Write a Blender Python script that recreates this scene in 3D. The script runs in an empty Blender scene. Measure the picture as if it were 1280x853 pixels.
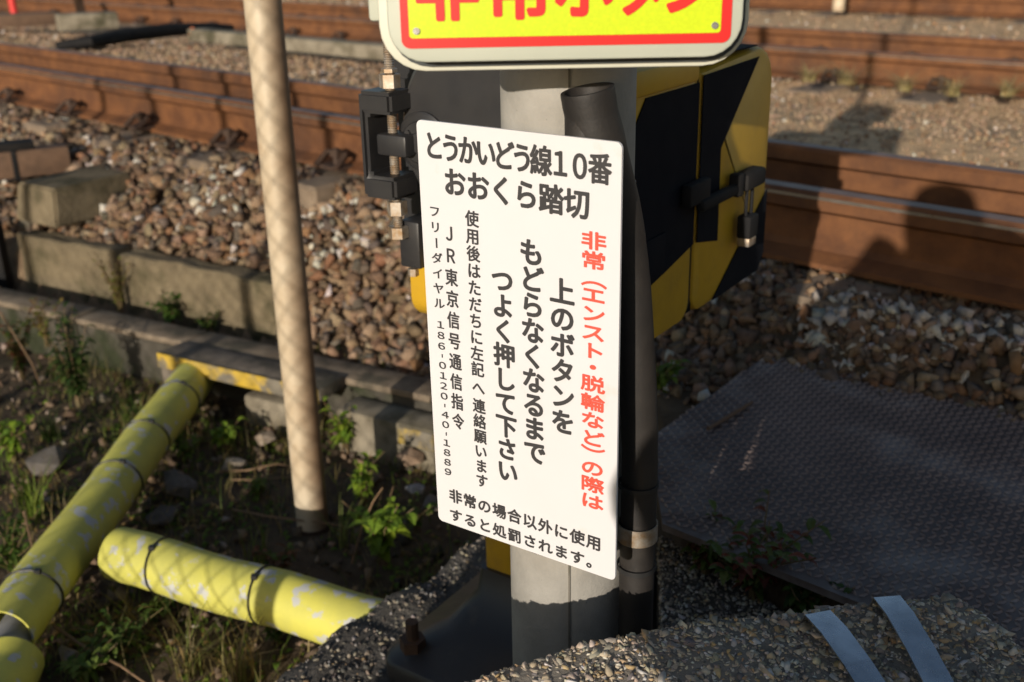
import bpy, bmesh, math, random
import numpy as np
from mathutils import Vector, Matrix, noise as mnoise

# ------------------------------------------------------------------ camera, sky, sun
scene = bpy.context.scene
R = math.radians
CAM_Z = 1.37
FPX, PITCH, ROLL = 1364.0, R(20.95), R(1.14)
cam = bpy.data.cameras.new('camera')
cam.sensor_width = 36.0
cam.lens = 36.0 * FPX / 1280.0
cam.clip_start = 0.02
cam.clip_end = 1000.0
cam.dof.use_dof = True
cam.dof.focus_distance = 1.215
cam.dof.aperture_fstop = 5.6
camo = bpy.data.objects.new('camera', cam)
scene.collection.objects.link(camo)
camo.matrix_world = (Matrix.Translation((0, 0, CAM_Z)) @ Matrix.Rotation(R(90) - PITCH, 4, 'X')
                     @ Matrix.Rotation(-ROLL, 4, 'Z'))
scene.camera = camo

SUN_EL, SUN_AZ = R(12.8), R(202.0)          # azimuth clockwise from +Y, where the sun stands
world = bpy.data.worlds.new('World')
scene.world = world
world.use_nodes = True
wn = world.node_tree
sky = wn.nodes.new('ShaderNodeTexSky')
sky.sky_type = 'NISHITA'
sky.sun_disc = False
sky.sun_elevation = SUN_EL
sky.sun_rotation = SUN_AZ
bg = wn.nodes['Background']
bg.inputs['Strength'].default_value = 0.085
wn.links.new(sky.outputs[0], bg.inputs['Color'])
sun = bpy.data.lights.new('sun', 'SUN')
sun.energy = 4.1
sun.angle = R(0.53)
sun.color = (1.0, 0.90, 0.77)
suno = bpy.data.objects.new('sun', sun)
scene.collection.objects.link(suno)
sdir = Vector((math.sin(SUN_AZ) * math.cos(SUN_EL), math.cos(SUN_AZ) * math.cos(SUN_EL), math.sin(SUN_EL)))
suno.rotation_euler = (-sdir).to_track_quat('-Z', 'Y').to_euler()
suno.location = sdir * 20
vs = scene.view_settings
vs.view_transform = 'Standard'
vs.look = 'None'
vs.gamma = 1.0
vs.exposure = 0.22
vs.use_curve_mapping = False

# ------------------------------------------------------------------ helpers
random.seed(7)
rng = np.random.default_rng(11)
COL = scene.collection


def ray(u, v):
    x, y = (u - 640) / FPX, -(v - 426.5) / FPX
    c, s = math.cos(ROLL), math.sin(ROLL)
    xr, yr = x * c + y * s, -x * s + y * c
    return Vector((xr, math.cos(PITCH) + yr * math.sin(PITCH), -math.sin(PITCH) + yr * math.cos(PITCH)))


def at(u, v, z):
    """point of the horizontal plane at height z seen at photo position u, v"""
    d = ray(u, v)
    return Vector((0, 0, CAM_Z)) + d * ((z - CAM_Z) / d.z)


def at_r(u, v, hd):
    d = ray(u, v)
    return Vector((0, 0, CAM_Z)) + d * (hd / math.hypot(d.x, d.y))


def tag(o, label=None, cat=None, group=None, kind=None):
    if label: o['label'] = label
    if cat: o['category'] = cat
    if group: o['group'] = group
    if kind: o['kind'] = kind
    return o


def empty(name, loc=(0, 0, 0), rz=0.0, label=None, cat=None, group=None):
    o = bpy.data.objects.new(name, None)
    o.location = loc
    o.rotation_euler = (0, 0, rz)
    o.empty_display_size = 0.1
    COL.objects.link(o)
    return tag(o, label, cat, group)


def link(name, me, mat, parent=None, smooth=None):
    o = bpy.data.objects.new(name, me)
    COL.objects.link(o)
    if mat is not None and not me.materials:
        for m in (mat if isinstance(mat, (list, tuple)) else [mat]):
            me.materials.append(m)
    if parent is not None:
        o.parent = parent
    if smooth is not None:
        smooth_by_angle(me, smooth)
    return o


def smooth_by_angle(me, deg):
    n = len(me.polygons)
    me.polygons.foreach_set('use_smooth', np.ones(n, dtype=bool))
    bm = bmesh.new(); bm.from_mesh(me)
    lim = R(deg)
    for e in bm.edges:
        if len(e.link_faces) == 2 and e.calc_face_angle(0) > lim:
            e.smooth = False
    bm.to_mesh(me); bm.free()


def bm_obj(name, bm, mat, parent=None, smooth=None):
    me = bpy.data.meshes.new(name)
    bmesh.ops.recalc_face_normals(bm, faces=bm.faces)
    bm.to_mesh(me); bm.free()
    return link(name, me, mat, parent, smooth)


def b_box(bm, x0, x1, y0, y1, z0, z1, bev=0.0, seg=2):
    vs_ = [bm.verts.new(p) for p in ((x0, y0, z0), (x1, y0, z0), (x1, y1, z0), (x0, y1, z0),
                                     (x0, y0, z1), (x1, y0, z1), (x1, y1, z1), (x0, y1, z1))]
    fs = [bm.faces.new([vs_[i] for i in q]) for q in
          ((0, 3, 2, 1), (4, 5, 6, 7), (0, 1, 5, 4), (1, 2, 6, 5), (2, 3, 7, 6), (3, 0, 4, 7))]
    if bev:
        es = list({e for f in fs for e in f.edges})
        bmesh.ops.bevel(bm, geom=es, offset=bev, segments=seg, affect='EDGES', profile=0.5)


def box(name, mat, parent, x0, x1, y0, y1, z0, z1, bev=0.0, seg=2):
    bm = bmesh.new()
    b_box(bm, x0, x1, y0, y1, z0, z1, bev, seg)
    return bm_obj(name, bm, mat, parent, 40 if bev else None)


def b_prism(bm, pts, axis, a0, a1):
    """extrude a 2D polygon: axis 'X' pts=(y,z), 'Y' pts=(x,z), 'Z' pts=(x,y)"""
    def mk(p, a):
        return {'X': (a, p[0], p[1]), 'Y': (p[0], a, p[1]), 'Z': (p[0], p[1], a)}[axis]
    A = [bm.verts.new(mk(p, a0)) for p in pts]
    B = [bm.verts.new(mk(p, a1)) for p in pts]
    n = len(pts)
    bm.faces.new(A); bm.faces.new(B[::-1])
    for i in range(n):
        bm.faces.new((A[i], B[i], B[(i + 1) % n], A[(i + 1) % n]))


def prism(name, mat, parent, pts, axis, a0, a1, bev=0.0, smooth=None):
    bm = bmesh.new()
    b_prism(bm, pts, axis, a0, a1)
    bmesh.ops.recalc_face_normals(bm, faces=bm.faces)
    if bev:
        es = [e for e in bm.edges if len(e.link_faces) == 2 and e.calc_face_angle(0) > R(50)]
        bmesh.ops.bevel(bm, geom=es, offset=bev, segments=2, affect='EDGES', profile=0.5)
    return bm_obj(name, bm, mat, parent, smooth if smooth else (40 if bev else None))


def rrect(x0, x1, y0, y1, r, seg=6):
    pts = []
    for cx, cy, a0 in ((x1 - r, y1 - r, 0), (x0 + r, y1 - r, 90), (x0 + r, y0 + r, 180), (x1 - r, y0 + r, 270)):
        for i in range(seg + 1):
            a = R(a0 + 90 * i / seg)
            pts.append((cx + r * math.cos(a), cy + r * math.sin(a)))
    return pts


def b_tube(bm, pts, radii, n=12, cap=True, hollow=0.0):
    pts = [Vector(p) for p in pts]
    if not isinstance(radii, (list, tuple)):
        radii = [radii] * len(pts)
    rings = []
    up = None
    for i, p in enumerate(pts):
        d = (pts[min(i + 1, len(pts) - 1)] - pts[max(i - 1, 0)]).normalized()
        if up is None:
            up = Vector((0, 0, 1)) if abs(d.z) < 0.9 else Vector((1, 0, 0))
        u = d.cross(up).normalized()
        w = u.cross(d).normalized()
        up = w
        rings.append([bm.verts.new(p + (u * math.cos(2 * math.pi * k / n) + w * math.sin(2 * math.pi * k / n)) * radii[i])
                      for k in range(n)])
    for a, b in zip(rings[:-1], rings[1:]):
        for k in range(n):
            bm.faces.new((a[k], a[(k + 1) % n], b[(k + 1) % n], b[k]))
    if cap:
        bm.faces.new(rings[0][::-1]); bm.faces.new(rings[-1])
    return rings


def tube(name, mat, parent, pts, radii, n=12, cap=True, smooth=50):
    bm = bmesh.new()
    b_tube(bm, pts, radii, n, cap)
    return bm_obj(name, bm, mat, parent, smooth)


def vnoise(p, s=1.0, seed=0.0):
    return mnoise.noise(Vector((p[0] * s + seed, p[1] * s + seed * 1.7, p[2] * s - seed)))


# ------------------------------------------------------------------ materials
def M(name, c1, c2=None, rough=0.7, metal=0.0, scale=8.0, c3=None, scale3=2.0, t3=(0.5, 0.62), bump=0.0, bscale=60.0,
      bdist=0.002, spec=0.5, attr=None, detail=6.0, lo=0.35, hi=0.65, coat=0.0, side=None):
    m = bpy.data.materials.new(name)
    m.use_nodes = True
    nt = m.node_tree
    N, L = nt.nodes, nt.links
    p = N['Principled BSDF']
    p.inputs['Roughness'].default_value = rough
    p.inputs['Metallic'].default_value = metal
    p.inputs['Specular IOR Level'].default_value = spec
    p.inputs['Coat Weight'].default_value = coat
    tc = N.new('ShaderNodeTexCoord')
    out = None
    if c2 is None:
        c2 = tuple(x * 0.8 for x in c1)

    def noise(sc, det=detail):
        n = N.new('ShaderNodeTexNoise')
        n.inputs['Scale'].default_value = sc
        n.inputs['Detail'].default_value = det
        n.inputs['Roughness'].default_value = 0.62
        L.new(tc.outputs['Object'], n.inputs['Vector'])
        return n.outputs['Fac']

    def ramp(fac, a, b):
        r = N.new('ShaderNodeMapRange')
        r.inputs['From Min'].default_value = a
        r.inputs['From Max'].default_value = b
        L.new(fac, r.inputs['Value'])
        return r.outputs['Result']

    def mix(fac, a, b, blend='MIX'):
        n = N.new('ShaderNodeMix')
        n.data_type = 'RGBA'
        n.blend_type = blend
        if isinstance(fac, float):
            n.inputs[0].default_value = fac
        else:
            L.new(fac, n.inputs[0])
        for sock, val in ((n.inputs[6], a), (n.inputs[7], b)):
            if isinstance(val, tuple):
                sock.default_value = (*val[:3], 1)
            else:
                L.new(val, sock)
        return n.outputs[2]
    col = mix(ramp(noise(scale), lo, hi), c1, c2)
    if attr:
        a = N.new('ShaderNodeAttribute')
        a.attribute_name = attr
        col = mix(1.0, a.outputs['Color'], col, 'MULTIPLY')
    if c3 is not None:
        col = mix(ramp(noise(scale3, 8.0), t3[0], t3[1]), col, c3)
    if side is not None:      # second colour that keeps to one compass side of a pole
        dv, a, b, sc_ = side
        d = N.new('ShaderNodeVectorMath'); d.operation = 'DOT_PRODUCT'
        L.new(tc.outputs['Object'], d.inputs[0]); d.inputs[1].default_value = dv
        ad = N.new('ShaderNodeMath'); ad.operation = 'MULTIPLY_ADD'
        L.new(noise(9.0), ad.inputs[0]); ad.inputs[1].default_value = .03; L.new(d.outputs['Value'], ad.inputs[2])
        col = mix(ramp(ad.outputs[0], a, b), col, sc_)
    L.new(col, p.inputs['Base Color'])
    # roughness variation
    rr = N.new('ShaderNodeMapRange')
    rr.inputs['To Min'].default_value = max(0.02, rough - 0.12)
    rr.inputs['To Max'].default_value = min(1.0, rough + 0.12)
    L.new(noise(scale * 2.3), rr.inputs['Value'])
    L.new(rr.outputs['Result'], p.inputs['Roughness'])
    if bump:
        b = N.new('ShaderNodeBump')
        b.inputs['Strength'].default_value = bump
        b.inputs['Distance'].default_value = bdist
        L.new(noise(bscale, 8.0), b.inputs['Height'])
        L.new(b.outputs['Normal'], p.inputs['Normal'])
    return m


MT = {}
MT['soil'] = M('soil', (0.075, 0.052, 0.034), (0.13, 0.095, 0.06), 0.95, scale=14, c3=(0.03, 0.033, 0.018), scale3=5, t3=(.55,.8), bump=1.0, bscale=40, bdist=0.012, spec=0.2, attr='Col')
MT['stone'] = M('ballast_stone', (1, 1, 1), (0.7, 0.66, 0.62), 0.9, scale=60, attr='Col', bump=0.6, bscale=160, bdist=0.001, spec=0.25)
MT['rust'] = M('rusted_rail', (0.185, 0.078, 0.030), (0.105, 0.044, 0.02), 0.75, scale=11, c3=(0.07, 0.034, 0.02), scale3=2.6, t3=(.5,.72), bump=0.6, bscale=70, bdist=0.002, spec=0.3)
MT['railtop'] = M('rail_running_top', (0.23, 0.145, 0.115), (0.15, 0.085, 0.062), 0.55, metal=0.25, scale=9, bump=0.2, bscale=40)
MT['polish'] = M('polished_rail_edge', (0.55, 0.5, 0.46), (0.42, 0.36, 0.31), 0.32, metal=0.9, scale=12)
MT['clip'] = M('rusted_clip', (0.06, 0.032, 0.018), (0.035, 0.02, 0.014), 0.8, scale=30, bump=0.4, bscale=120)
MT['sleeper'] = M('sleeper_concrete', (0.24, 0.18, 0.125), (0.15, 0.11, 0.075), 0.9, scale=8, bump=0.5, bscale=70)
MT['conc'] = M('old_concrete', (0.27, 0.235, 0.175), (0.16, 0.135, 0.095), 0.9, scale=9, c3=(0.075, 0.068, 0.04), scale3=4.5, t3=(0.5, 0.68), bump=0.6, bscale=80, bdist=0.003, spec=0.25)
MT['concdark'] = M('stained_concrete', (0.17, 0.155, 0.13), (0.10, 0.092, 0.075), 0.92, scale=10, c3=(0.05, 0.055, 0.03), scale3=5, bump=0.7, bscale=70, bdist=0.004, spec=0.2)
MT['kerb'] = M('weathered_kerb', (0.20, 0.16, 0.10), (0.12, 0.095, 0.06), 0.92, scale=8, c3=(0.055, 0.05, 0.025), scale3=5, t3=(.48, .66), bump=0.9, bscale=50, bdist=0.006, spec=0.2)
MT['lid'] = M('trough_lid', (0.23, 0.185, 0.135), (0.13, 0.10, 0.072), 0.9, scale=14, c3=(0.09, 0.08, 0.06), scale3=7, bump=0.6, bscale=90, bdist=0.003, spec=0.2)
MT['shadeconc'] = M('shade_toned_concrete', (0.085, 0.075, 0.06), (0.055, 0.05, 0.04), 0.9, scale=9, c3=(0.03, 0.035, 0.018), scale3=5, bump=0.7, bscale=70, bdist=0.004, spec=0.2)  # shade on the trough front, put into a darker concrete colour
MT['trough'] = M('trough_concrete', (0.185, 0.155, 0.125), (0.105, 0.09, 0.073), 0.92, scale=12, c3=(0.07, 0.065, 0.05), scale3=6, bump=0.6, bscale=90, bdist=0.003, spec=0.2)
MT['ystain'] = M('yellow_painted_concrete', (0.50, 0.33, 0.03), (0.33, 0.24, 0.06), 0.85, scale=16, c3=(0.17, 0.15, 0.115), scale3=9, t3=(0.47, 0.56), bump=0.5, bscale=90)
MT['post'] = M('post_concrete', (0.345, 0.328, 0.295), (0.265, 0.252, 0.225), 0.85, scale=14, c3=(0.17, 0.155, 0.13), scale3=130, t3=(0.67, 0.72), bump=0.6, bscale=190, bdist=0.0015, spec=0.3)
MT['blockc'] = M('worn_block_concrete', (0.24, 0.215, 0.18), (0.14, 0.125, 0.105), 0.95, scale=25, bump=0.8, bscale=120, bdist=0.004, spec=0.2)
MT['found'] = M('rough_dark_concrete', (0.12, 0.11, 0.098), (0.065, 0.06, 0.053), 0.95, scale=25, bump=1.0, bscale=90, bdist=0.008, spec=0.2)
MT['sign'] = M('white_enamel', (0.625, 0.625, 0.645), (0.61, 0.605, 0.62), 0.35, scale=6, c3=(0.58, 0.50, 0.42), scale3=13, t3=(0.62, 0.86), spec=0.4)
MT['ink'] = M('black_ink', (0.035, 0.034, 0.036), (0.045, 0.043, 0.045), 0.5, scale=20)
MT['redink'] = M('red_ink', (0.80, 0.10, 0.065), (0.72, 0.085, 0.055), 0.45, scale=20)
MT['cream'] = M('cream_powder_coat', (0.60, 0.60, 0.50), (0.55, 0.55, 0.46), 0.5, scale=8, c3=(0.42, 0.41, 0.33), scale3=14, t3=(0.64, 0.84), bump=0.15, bscale=300, bdist=0.0004)
MT['greygreen'] = M('grey_green_frame', (0.46, 0.48, 0.40), (0.42, 0.44, 0.365), 0.5, scale=8, bump=0.15, bscale=300, bdist=0.0004)
MT['bolt'] = M('zinc_bolt', (0.46, 0.43, 0.38), (0.30, 0.20, 0.11), 0.5, metal=0.65, scale=60, bump=.3, bscale=200, bdist=.0005)
MT['steel'] = M('galvanised_strap', (0.60, 0.61, 0.63), (0.42, 0.43, 0.45), 0.27, metal=0.95, scale=25, bump=0.2, bscale=60, bdist=0.0008)
MT['black'] = M('black_paint', (0.020, 0.020, 0.022), (0.028, 0.027, 0.027), 0.42, scale=12, c3=(0.06, 0.052, 0.043), scale3=16, t3=(0.6, 0.8), bump=0.2, bscale=120, bdist=0.0006)
MT['blackcover'] = M('black_stripe_film', (0.010, 0.011, 0.015), (0.014, 0.015, 0.019), 0.75, scale=10, c3=(0.02, 0.02, 0.02), scale3=12, t3=(0.64, 0.9), spec=.04)
MT['yellow'] = M('machine_yellow', (0.56, 0.33, 0.016), (0.47, 0.28, 0.018), 0.5, scale=9, c3=(0.36, 0.22, 0.04), scale3=11, t3=(0.55, 0.8), bump=0.12, bscale=150, bdist=0.0006)
MT['dark'] = M('dark_rubber', (0.012, 0.012, 0.013), (0.02, 0.018, 0.017), 0.8, scale=10, spec=.2)
MT['conduit'] = M('taped_conduit', (0.024, 0.020, 0.017), (0.014, 0.012, 0.011), 0.62, scale=18, c3=(0.065, 0.052, 0.040), scale3=24, t3=(0.62, 0.8), bump=0.35, bscale=70, bdist=0.002)
MT['tie'] = M('cable_tie_black', (0.014, 0.014, 0.015), (0.02, 0.02, 0.02), 0.5, scale=20)
MT['pipey'] = M('faded_yellow_pipe', (0.57, 0.54, 0.095), (0.44, 0.43, 0.10), 0.65, scale=9, c3=(0.44, 0.45, 0.44), scale3=24, t3=(0.565, 0.60), bump=0.3, bscale=60, bdist=0.001)
MT['pipegrey'] = M('grey_inner_pipe', (0.30, 0.31, 0.33), (0.2, 0.2, 0.21), 0.6, scale=10)
MT['polepaint'] = M('dirty_white_paint', (0.64, 0.55, 0.41), (0.53, 0.42, 0.28), 0.55, scale=9, c3=(0.30, 0.185, 0.095), scale3=7, t3=(0.5, 0.72), bump=0.15, bscale=90, bdist=0.0008)
MT['rustpole'] = M('cream_pole_paint', (0.54, 0.455, 0.33), (0.45, 0.355, 0.24), 0.5, scale=9, c3=(0.33, 0.21, 0.11), scale3=8, t3=(0.58, 0.75), bump=0.25, bscale=90, bdist=0.001, side=((.97, -.1, 0), .012, .052, (0.17, 0.10, 0.055)))
MT['plate'] = M('checker_plate', (0.125, 0.092, 0.082), (0.075, 0.057, 0.052), 0.6, metal=0.1, scale=5, c3=(0.30, 0.28, 0.275), scale3=3.6, t3=(0.5, 0.72), bump=0.3, bscale=60)
MT['worn'] = M('worn_tread', (0.30, 0.235, 0.215), (0.20, 0.155, 0.145), 0.5, metal=0.2, scale=5, c3=(0.36, 0.34, 0.33), scale3=3.6, t3=(.5, .72))
MT['slate'] = M('slate_shadow', (0.035, 0.042, 0.046), (0.05, 0.055, 0.058), .7, scale=12)  # dark tone for the painted shadow line around the sign frame
MT['timber'] = M('weathered_timber', (0.17, 0.10, 0.06), (0.11, 0.065, 0.04), 0.85, scale=18, bump=0.5, bscale=60)
MT['redpaint'] = M('red_marker_paint', (0.70, 0.035, 0.03), (0.6, 0.03, 0.025), 0.5, scale=9)
MT['teal'] = M('teal_plastic', (0.03, 0.28, 0.24), (0.02, 0.2, 0.18), 0.35, scale=9)
MT['leaf'] = M('leaf_green', (1, 1, 1), (0.75, 0.8, 0.6), 0.6, scale=30, attr='Col', spec=0.3)
MT['stem'] = M('weed_stem', (0.12, 0.10, 0.035), (0.16, 0.09, 0.05), 0.7, scale=20)
MT['twig'] = M('dry_stalk', (0.24, 0.15, 0.08), (0.16, 0.095, 0.05), 0.8, scale=20)
MT['cloth'] = M('dark_coat', (0.03, 0.03, 0.035), (0.04, 0.04, 0.045), 0.9, scale=20)
MT['wire'] = M('fence_wire', (0.25, 0.3, 0.24), (0.2, 0.24, 0.2), 0.5, metal=0.4, scale=20)


def leaf_transl(m):
    nt = m.node_tree
    p = nt.nodes['Principled BSDF']
    p.inputs['Subsurface Weight'].default_value = 0.0
    tr = nt.nodes.new('ShaderNodeBsdfTranslucent')
    mx = nt.nodes.new('ShaderNodeMixShader')
    mx.inputs[0].default_value = 0.35
    src = p.inputs['Base Color'].links[0].from_socket
    nt.links.new(src, tr.inputs['Color'])
    nt.links.new(p.outputs[0], mx.inputs[1])
    nt.links.new(tr.outputs[0], mx.inputs[2])
    nt.links.new(mx.outputs[0], nt.nodes['Material Output'].inputs['Surface'])


leaf_transl(MT['leaf'])


def retro_yellow(name, base, cell):
    """retroreflective sheeting with a fine honeycomb printed into it"""
    m = bpy.data.materials.new(name)
    m.use_nodes = True
    nt = m.node_tree
    N, L = nt.nodes, nt.links
    p = N['Principled BSDF']
    tc = N.new('ShaderNodeTexCoord')
    vo = N.new('ShaderNodeTexVoronoi')
    vo.feature = 'DISTANCE_TO_EDGE'
    vo.inputs['Scale'].default_value = cell
    vo.inputs['Randomness'].default_value = 0.15
    L.new(tc.outputs['Object'], vo.inputs['Vector'])
    mr = N.new('ShaderNodeMapRange')
    mr.inputs['From Max'].default_value = 0.12
    L.new(vo.outputs['Distance'], mr.inputs['Value'])
    mx = N.new('ShaderNodeMix'); mx.data_type = 'RGBA'
    L.new(mr.outputs['Result'], mx.inputs[0])
    mx.inputs[6].default_value = (*[c * 0.86 for c in base], 1)
    mx.inputs[7].default_value = (*base, 1)
    L.new(mx.outputs[2], p.inputs['Base Color'])
    p.inputs['Roughness'].default_value = 0.35
    return m


MT['retroy'] = retro_yellow('reflective_yellow', (0.56, 0.70, 0.007), 260)
MT['retror'] = retro_yellow('reflective_red', (0.64, 0.015, 0.014), 260)

# ------------------------------------------------------------------ terrain
KN = (0.525, 0.851)        # normal of the kerb line
RN = np.array([0.682, 0.731])   # normal of the rails
RD = np.array([-0.731, 0.682])  # along the rails, away to the left
RAIL_Z = 0.75


def sst(a, b, x):
    t = np.clip((x - a) / (b - a), 0, 1)
    return t * t * (3 - 2 * t)


def ground_z(x, y):
    x = np.asarray(x, float); y = np.asarray(y, float)
    c = KN[0] * x + KN[1] * y
    n = RN[0] * x + RN[1] * y
    near_right = 0.43 * sst(0.24, 0.30, x) * sst(1.315, 1.37, .647 * x + .763 * y)
    near = near_right + 0.06 * sst(2.15, 2.4, c) * (x < 0.2)
    left = 0.285 + 0.245 * sst(0.0, 1.0, (n - 1.70) / 0.55)
    left = np.minimum(left, .285 + np.maximum(c - 2.46, 0) * .75)
    right = 0.40 + 0.145 * np.clip((n - 1.85) / 0.33, 0, 1)
    w = sst(-0.2, 0.5, x)
    bal = left * (1 - w) + right * w
    op = sst(-.80, -.70, x)                      # past the last kerb stone the ballast runs down to the trough
    el = sst(2.40, 2.47, c) * (1 - op) + np.clip((c - 2.22) / .38, 0, 1) * op
    edge = el * (1 - w) + sst(1.95, 2.3, c) * w
    z = near * (1 - edge) + np.maximum(bal, near) * edge
    # between and behind the tracks
    z = np.where(n > 2.3, np.minimum(z, 0.545) - 0.005 * sst(2.95, 3.3, n) - 0.10 * sst(4.2, 5.6, n), z)
    return z


def grid_axis(lo, hi, dlo, dhi, step, far):
    core = np.arange(dlo, dhi + 1e-6, step)
    a, s, out = dlo, step, []
    while a > lo:
        s *= 1.25; a -= s; out.append(a)
    b, s, out2 = dhi, step, []
    while b < hi:
        s *= 1.25; b += s; out2.append(b)
    return np.concatenate([out[::-1], core, out2])


xs = grid_axis(-150, 150, -3.2, 2.2, 0.05, 0)
ys = grid_axis(-60, 220, 0.6, 6.5, 0.05, 0)
X, Y = np.meshgrid(xs, ys)
Z = ground_z(X, Y)
for i in range(Z.shape[0]):
    for j in range(Z.shape[1]):
        if abs(X[i, j]) < 4 and 0 < Y[i, j] < 4 and KN[0] * X[i, j] + KN[1] * Y[i, j] < 2.3:
            Z[i, j] += 0.018 * vnoise((X[i, j], Y[i, j], 0), 5.0) + 0.008 * vnoise((X[i, j], Y[i, j], 3), 17.0)
nx, ny = len(xs), len(ys)
Z = Z - .025 * sst(2.42, 2.5, KN[0] * X + KN[1] * Y) * (RN[0] * X + RN[1] * Y < 3)
V = np.stack([X.ravel(), Y.ravel(), Z.ravel()], 1)
idx = np.arange(nx * ny).reshape(ny, nx)
F = np.stack([idx[:-1, :-1].ravel(), idx[:-1, 1:].ravel(), idx[1:, 1:].ravel(), idx[1:, :-1].ravel()], 1)
me = bpy.data.meshes.new('ground')
me.from_pydata(V.tolist(), [], F.tolist())
me.polygons.foreach_set('use_smooth', np.ones(len(F), dtype=bool))
nn0 = RN[0] * V[:, 0] + RN[1] * V[:, 1]
cc0 = KN[0] * V[:, 0] + KN[1] * V[:, 1]
gw = sst(2.3, 2.5, cc0)[:, None]
gcol = np.array([[1, 1, 1.0]]) * (1 - gw) + np.array([[2.4, 2.3, 2.2]]) * gw
g2 = sst(2.95, 3.2, nn0)[:, None]
gcol = gcol * (1 - g2) + np.array([[6.0, 5.6, 4.9]]) * g2
ca = me.color_attributes.new('Col', 'FLOAT_COLOR', 'POINT')
ca.data.foreach_set('color', np.concatenate([gcol, np.ones((len(gcol), 1))], 1).astype(np.float32).ravel())
tag(link('ground', me, MT['soil']), kind='structure')

# ------------------------------------------------------------------ stones
def stone_variant(seed, npts=13, flat=0.75):
    r = random.Random(seed)
    bm = bmesh.new()
    for _ in range(npts):
        v = Vector((r.gauss(0, 1), r.gauss(0, 1), r.gauss(0, 1))).normalized() * r.uniform(0.72, 1.18)
        bm.verts.new((v.x, v.y * r.uniform(0.75, 1.0), v.z * flat))
    res = bmesh.ops.convex_hull(bm, input=bm.verts)
    bmesh.ops.delete(bm, geom=[g for g in res['geom_interior'] if isinstance(g, bmesh.types.BMVert)], context='VERTS')
    bmesh.ops.triangulate(bm, faces=bm.faces)
    bmesh.ops.recalc_face_normals(bm, faces=bm.faces)
    bm.verts.index_update()
    vs_ = np.array([v.co[:] for v in bm.verts])
    fs_ = np.array([[v.index for v in f.verts] for f in bm.faces])
    bm.free()
    return vs_, fs_


VARS = [stone_variant(s, 8, .85) for s in range(24)]


def rot_mats(n, tilt=math.pi):
    q = rng.normal(size=(n, 4))
    if tilt < 1:
        q[:, 1:3] *= tilt
    q /= np.linalg.norm(q, axis=1)[:, None]
    w, x, y, z = q.T
    return np.stack([np.stack([1 - 2 * (y * y + z * z), 2 * (x * y - z * w), 2 * (x * z + y * w)], 1),
                     np.stack([2 * (x * y + z * w), 1 - 2 * (x * x + z * z), 2 * (y * z - x * w)], 1),
                     np.stack([2 * (x * z - y * w), 2 * (y * z + x * w), 1 - 2 * (x * x + y * y)], 1)], 1)


def scatter(name, pos, size, cols, mat, parent=None, stretch=(1, 1, 1), tilt=math.pi, variants=VARS):
    n = len(pos)
    rm = rot_mats(n, tilt)
    which = rng.integers(0, len(variants), n)
    VV, FF, CC, off = [], [], [], 0
    st = np.array(stretch)
    for k, (vv, ff) in enumerate(variants):
        sel = np.where(which == k)[0]
        if len(sel) == 0:
            continue
        loc = vv[None] * st[None, None] * (size[sel][:, None, None] * rng.uniform(0.8, 1.25, (len(sel), 1, 3)))
        w = np.einsum('nij,nvj->nvi', rm[sel], loc) + pos[sel][:, None, :]
        VV.append(w.reshape(-1, 3))
        nv = len(vv)
        FF.append((ff[None] + (off + np.arange(len(sel)) * nv)[:, None, None]).reshape(-1, 3))
        CC.append(np.repeat(cols[sel], nv, axis=0))
        off += nv * len(sel)
    V_, F_, C_ = np.concatenate(VV), np.concatenate(FF), np.concatenate(CC)
    me = bpy.data.meshes.new(name)
    me.vertices.add(len(V_)); me.vertices.foreach_set('co', V_.astype(np.float32).ravel())
    me.loops.add(F_.size); me.loops.foreach_set('vertex_index', F_.astype(np.int32).ravel())
    me.polygons.add(len(F_))
    me.polygons.foreach_set('loop_start', np.arange(0, F_.size, 3, dtype=np.int32))
    me.update(calc_edges=True)
    ca = me.color_attributes.new('Col', 'FLOAT_COLOR', 'POINT')
    ca.data.foreach_set('color', np.concatenate([C_, np.ones((len(C_), 1))], 1).astype(np.float32).ravel())
    return link(name, me, mat, parent)


def palette(n, cols, w, jit=0.18):
    c = np.array(cols)[rng.choice(len(cols), n, p=np.array(w) / sum(w))]
    return np.clip(c * rng.uniform(1 - jit, 1 + jit, (n, 1)) * rng.uniform(0.94, 1.06, (n, 3)), 0, 1)


BAL = [(0.235, 0.158, 0.105), (0.165, 0.112, 0.078), (0.30, 0.222, 0.158), (0.145, 0.12, 0.102), (0.52, 0.49, 0.46), (0.225, 0.125, 0.072)]


def ballast_field(name, label, count, test, smin, smax, weights, lift=0.35, gain=1.0):
    pts = []
    lo, hi = test['box']
    while len(pts) < count:
        x = rng.uniform(lo[0], hi[0], count * 2); y = rng.uniform(lo[1], hi[1], count * 2)
        k = test['fn'](x, y)
        pts += list(zip(x[k], y[k]))
    pts = np.array(pts[:count])
    s = rng.uniform(smin, smax, count) * rng.choice([0.75, 1.0, 1.25], count, p=[.3, .5, .2])
    s = s * np.where(pts[:, 0] > .1, .68, 1.0)
    z = ground_z(pts[:, 0], pts[:, 1]) + s * rng.uniform(0.0, lift * 2, count)
    o = scatter(name, np.stack([pts[:, 0], pts[:, 1], z], 1), s, palette(count, BAL, weights) * np.array([[gain, gain * .98, gain * .93]]), MT['stone'])
    return tag(o, label, 'gravel', kind='stuff')


def f_right(x, y):
    n = RN @ np.stack([x, y])
    return f_slope(x, y) & (x > .1)


def f_slope(x, y):
    c = KN[0] * x + KN[1] * y; n = RN @ np.stack([x, y])
    s = RD @ np.stack([x, y])
    lim = np.where(x < -.74, 2.5, np.where(x < .15, 2.27, 1.95))
    return (c > lim) & (n < 2.45) & (s < 7.0)


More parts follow.
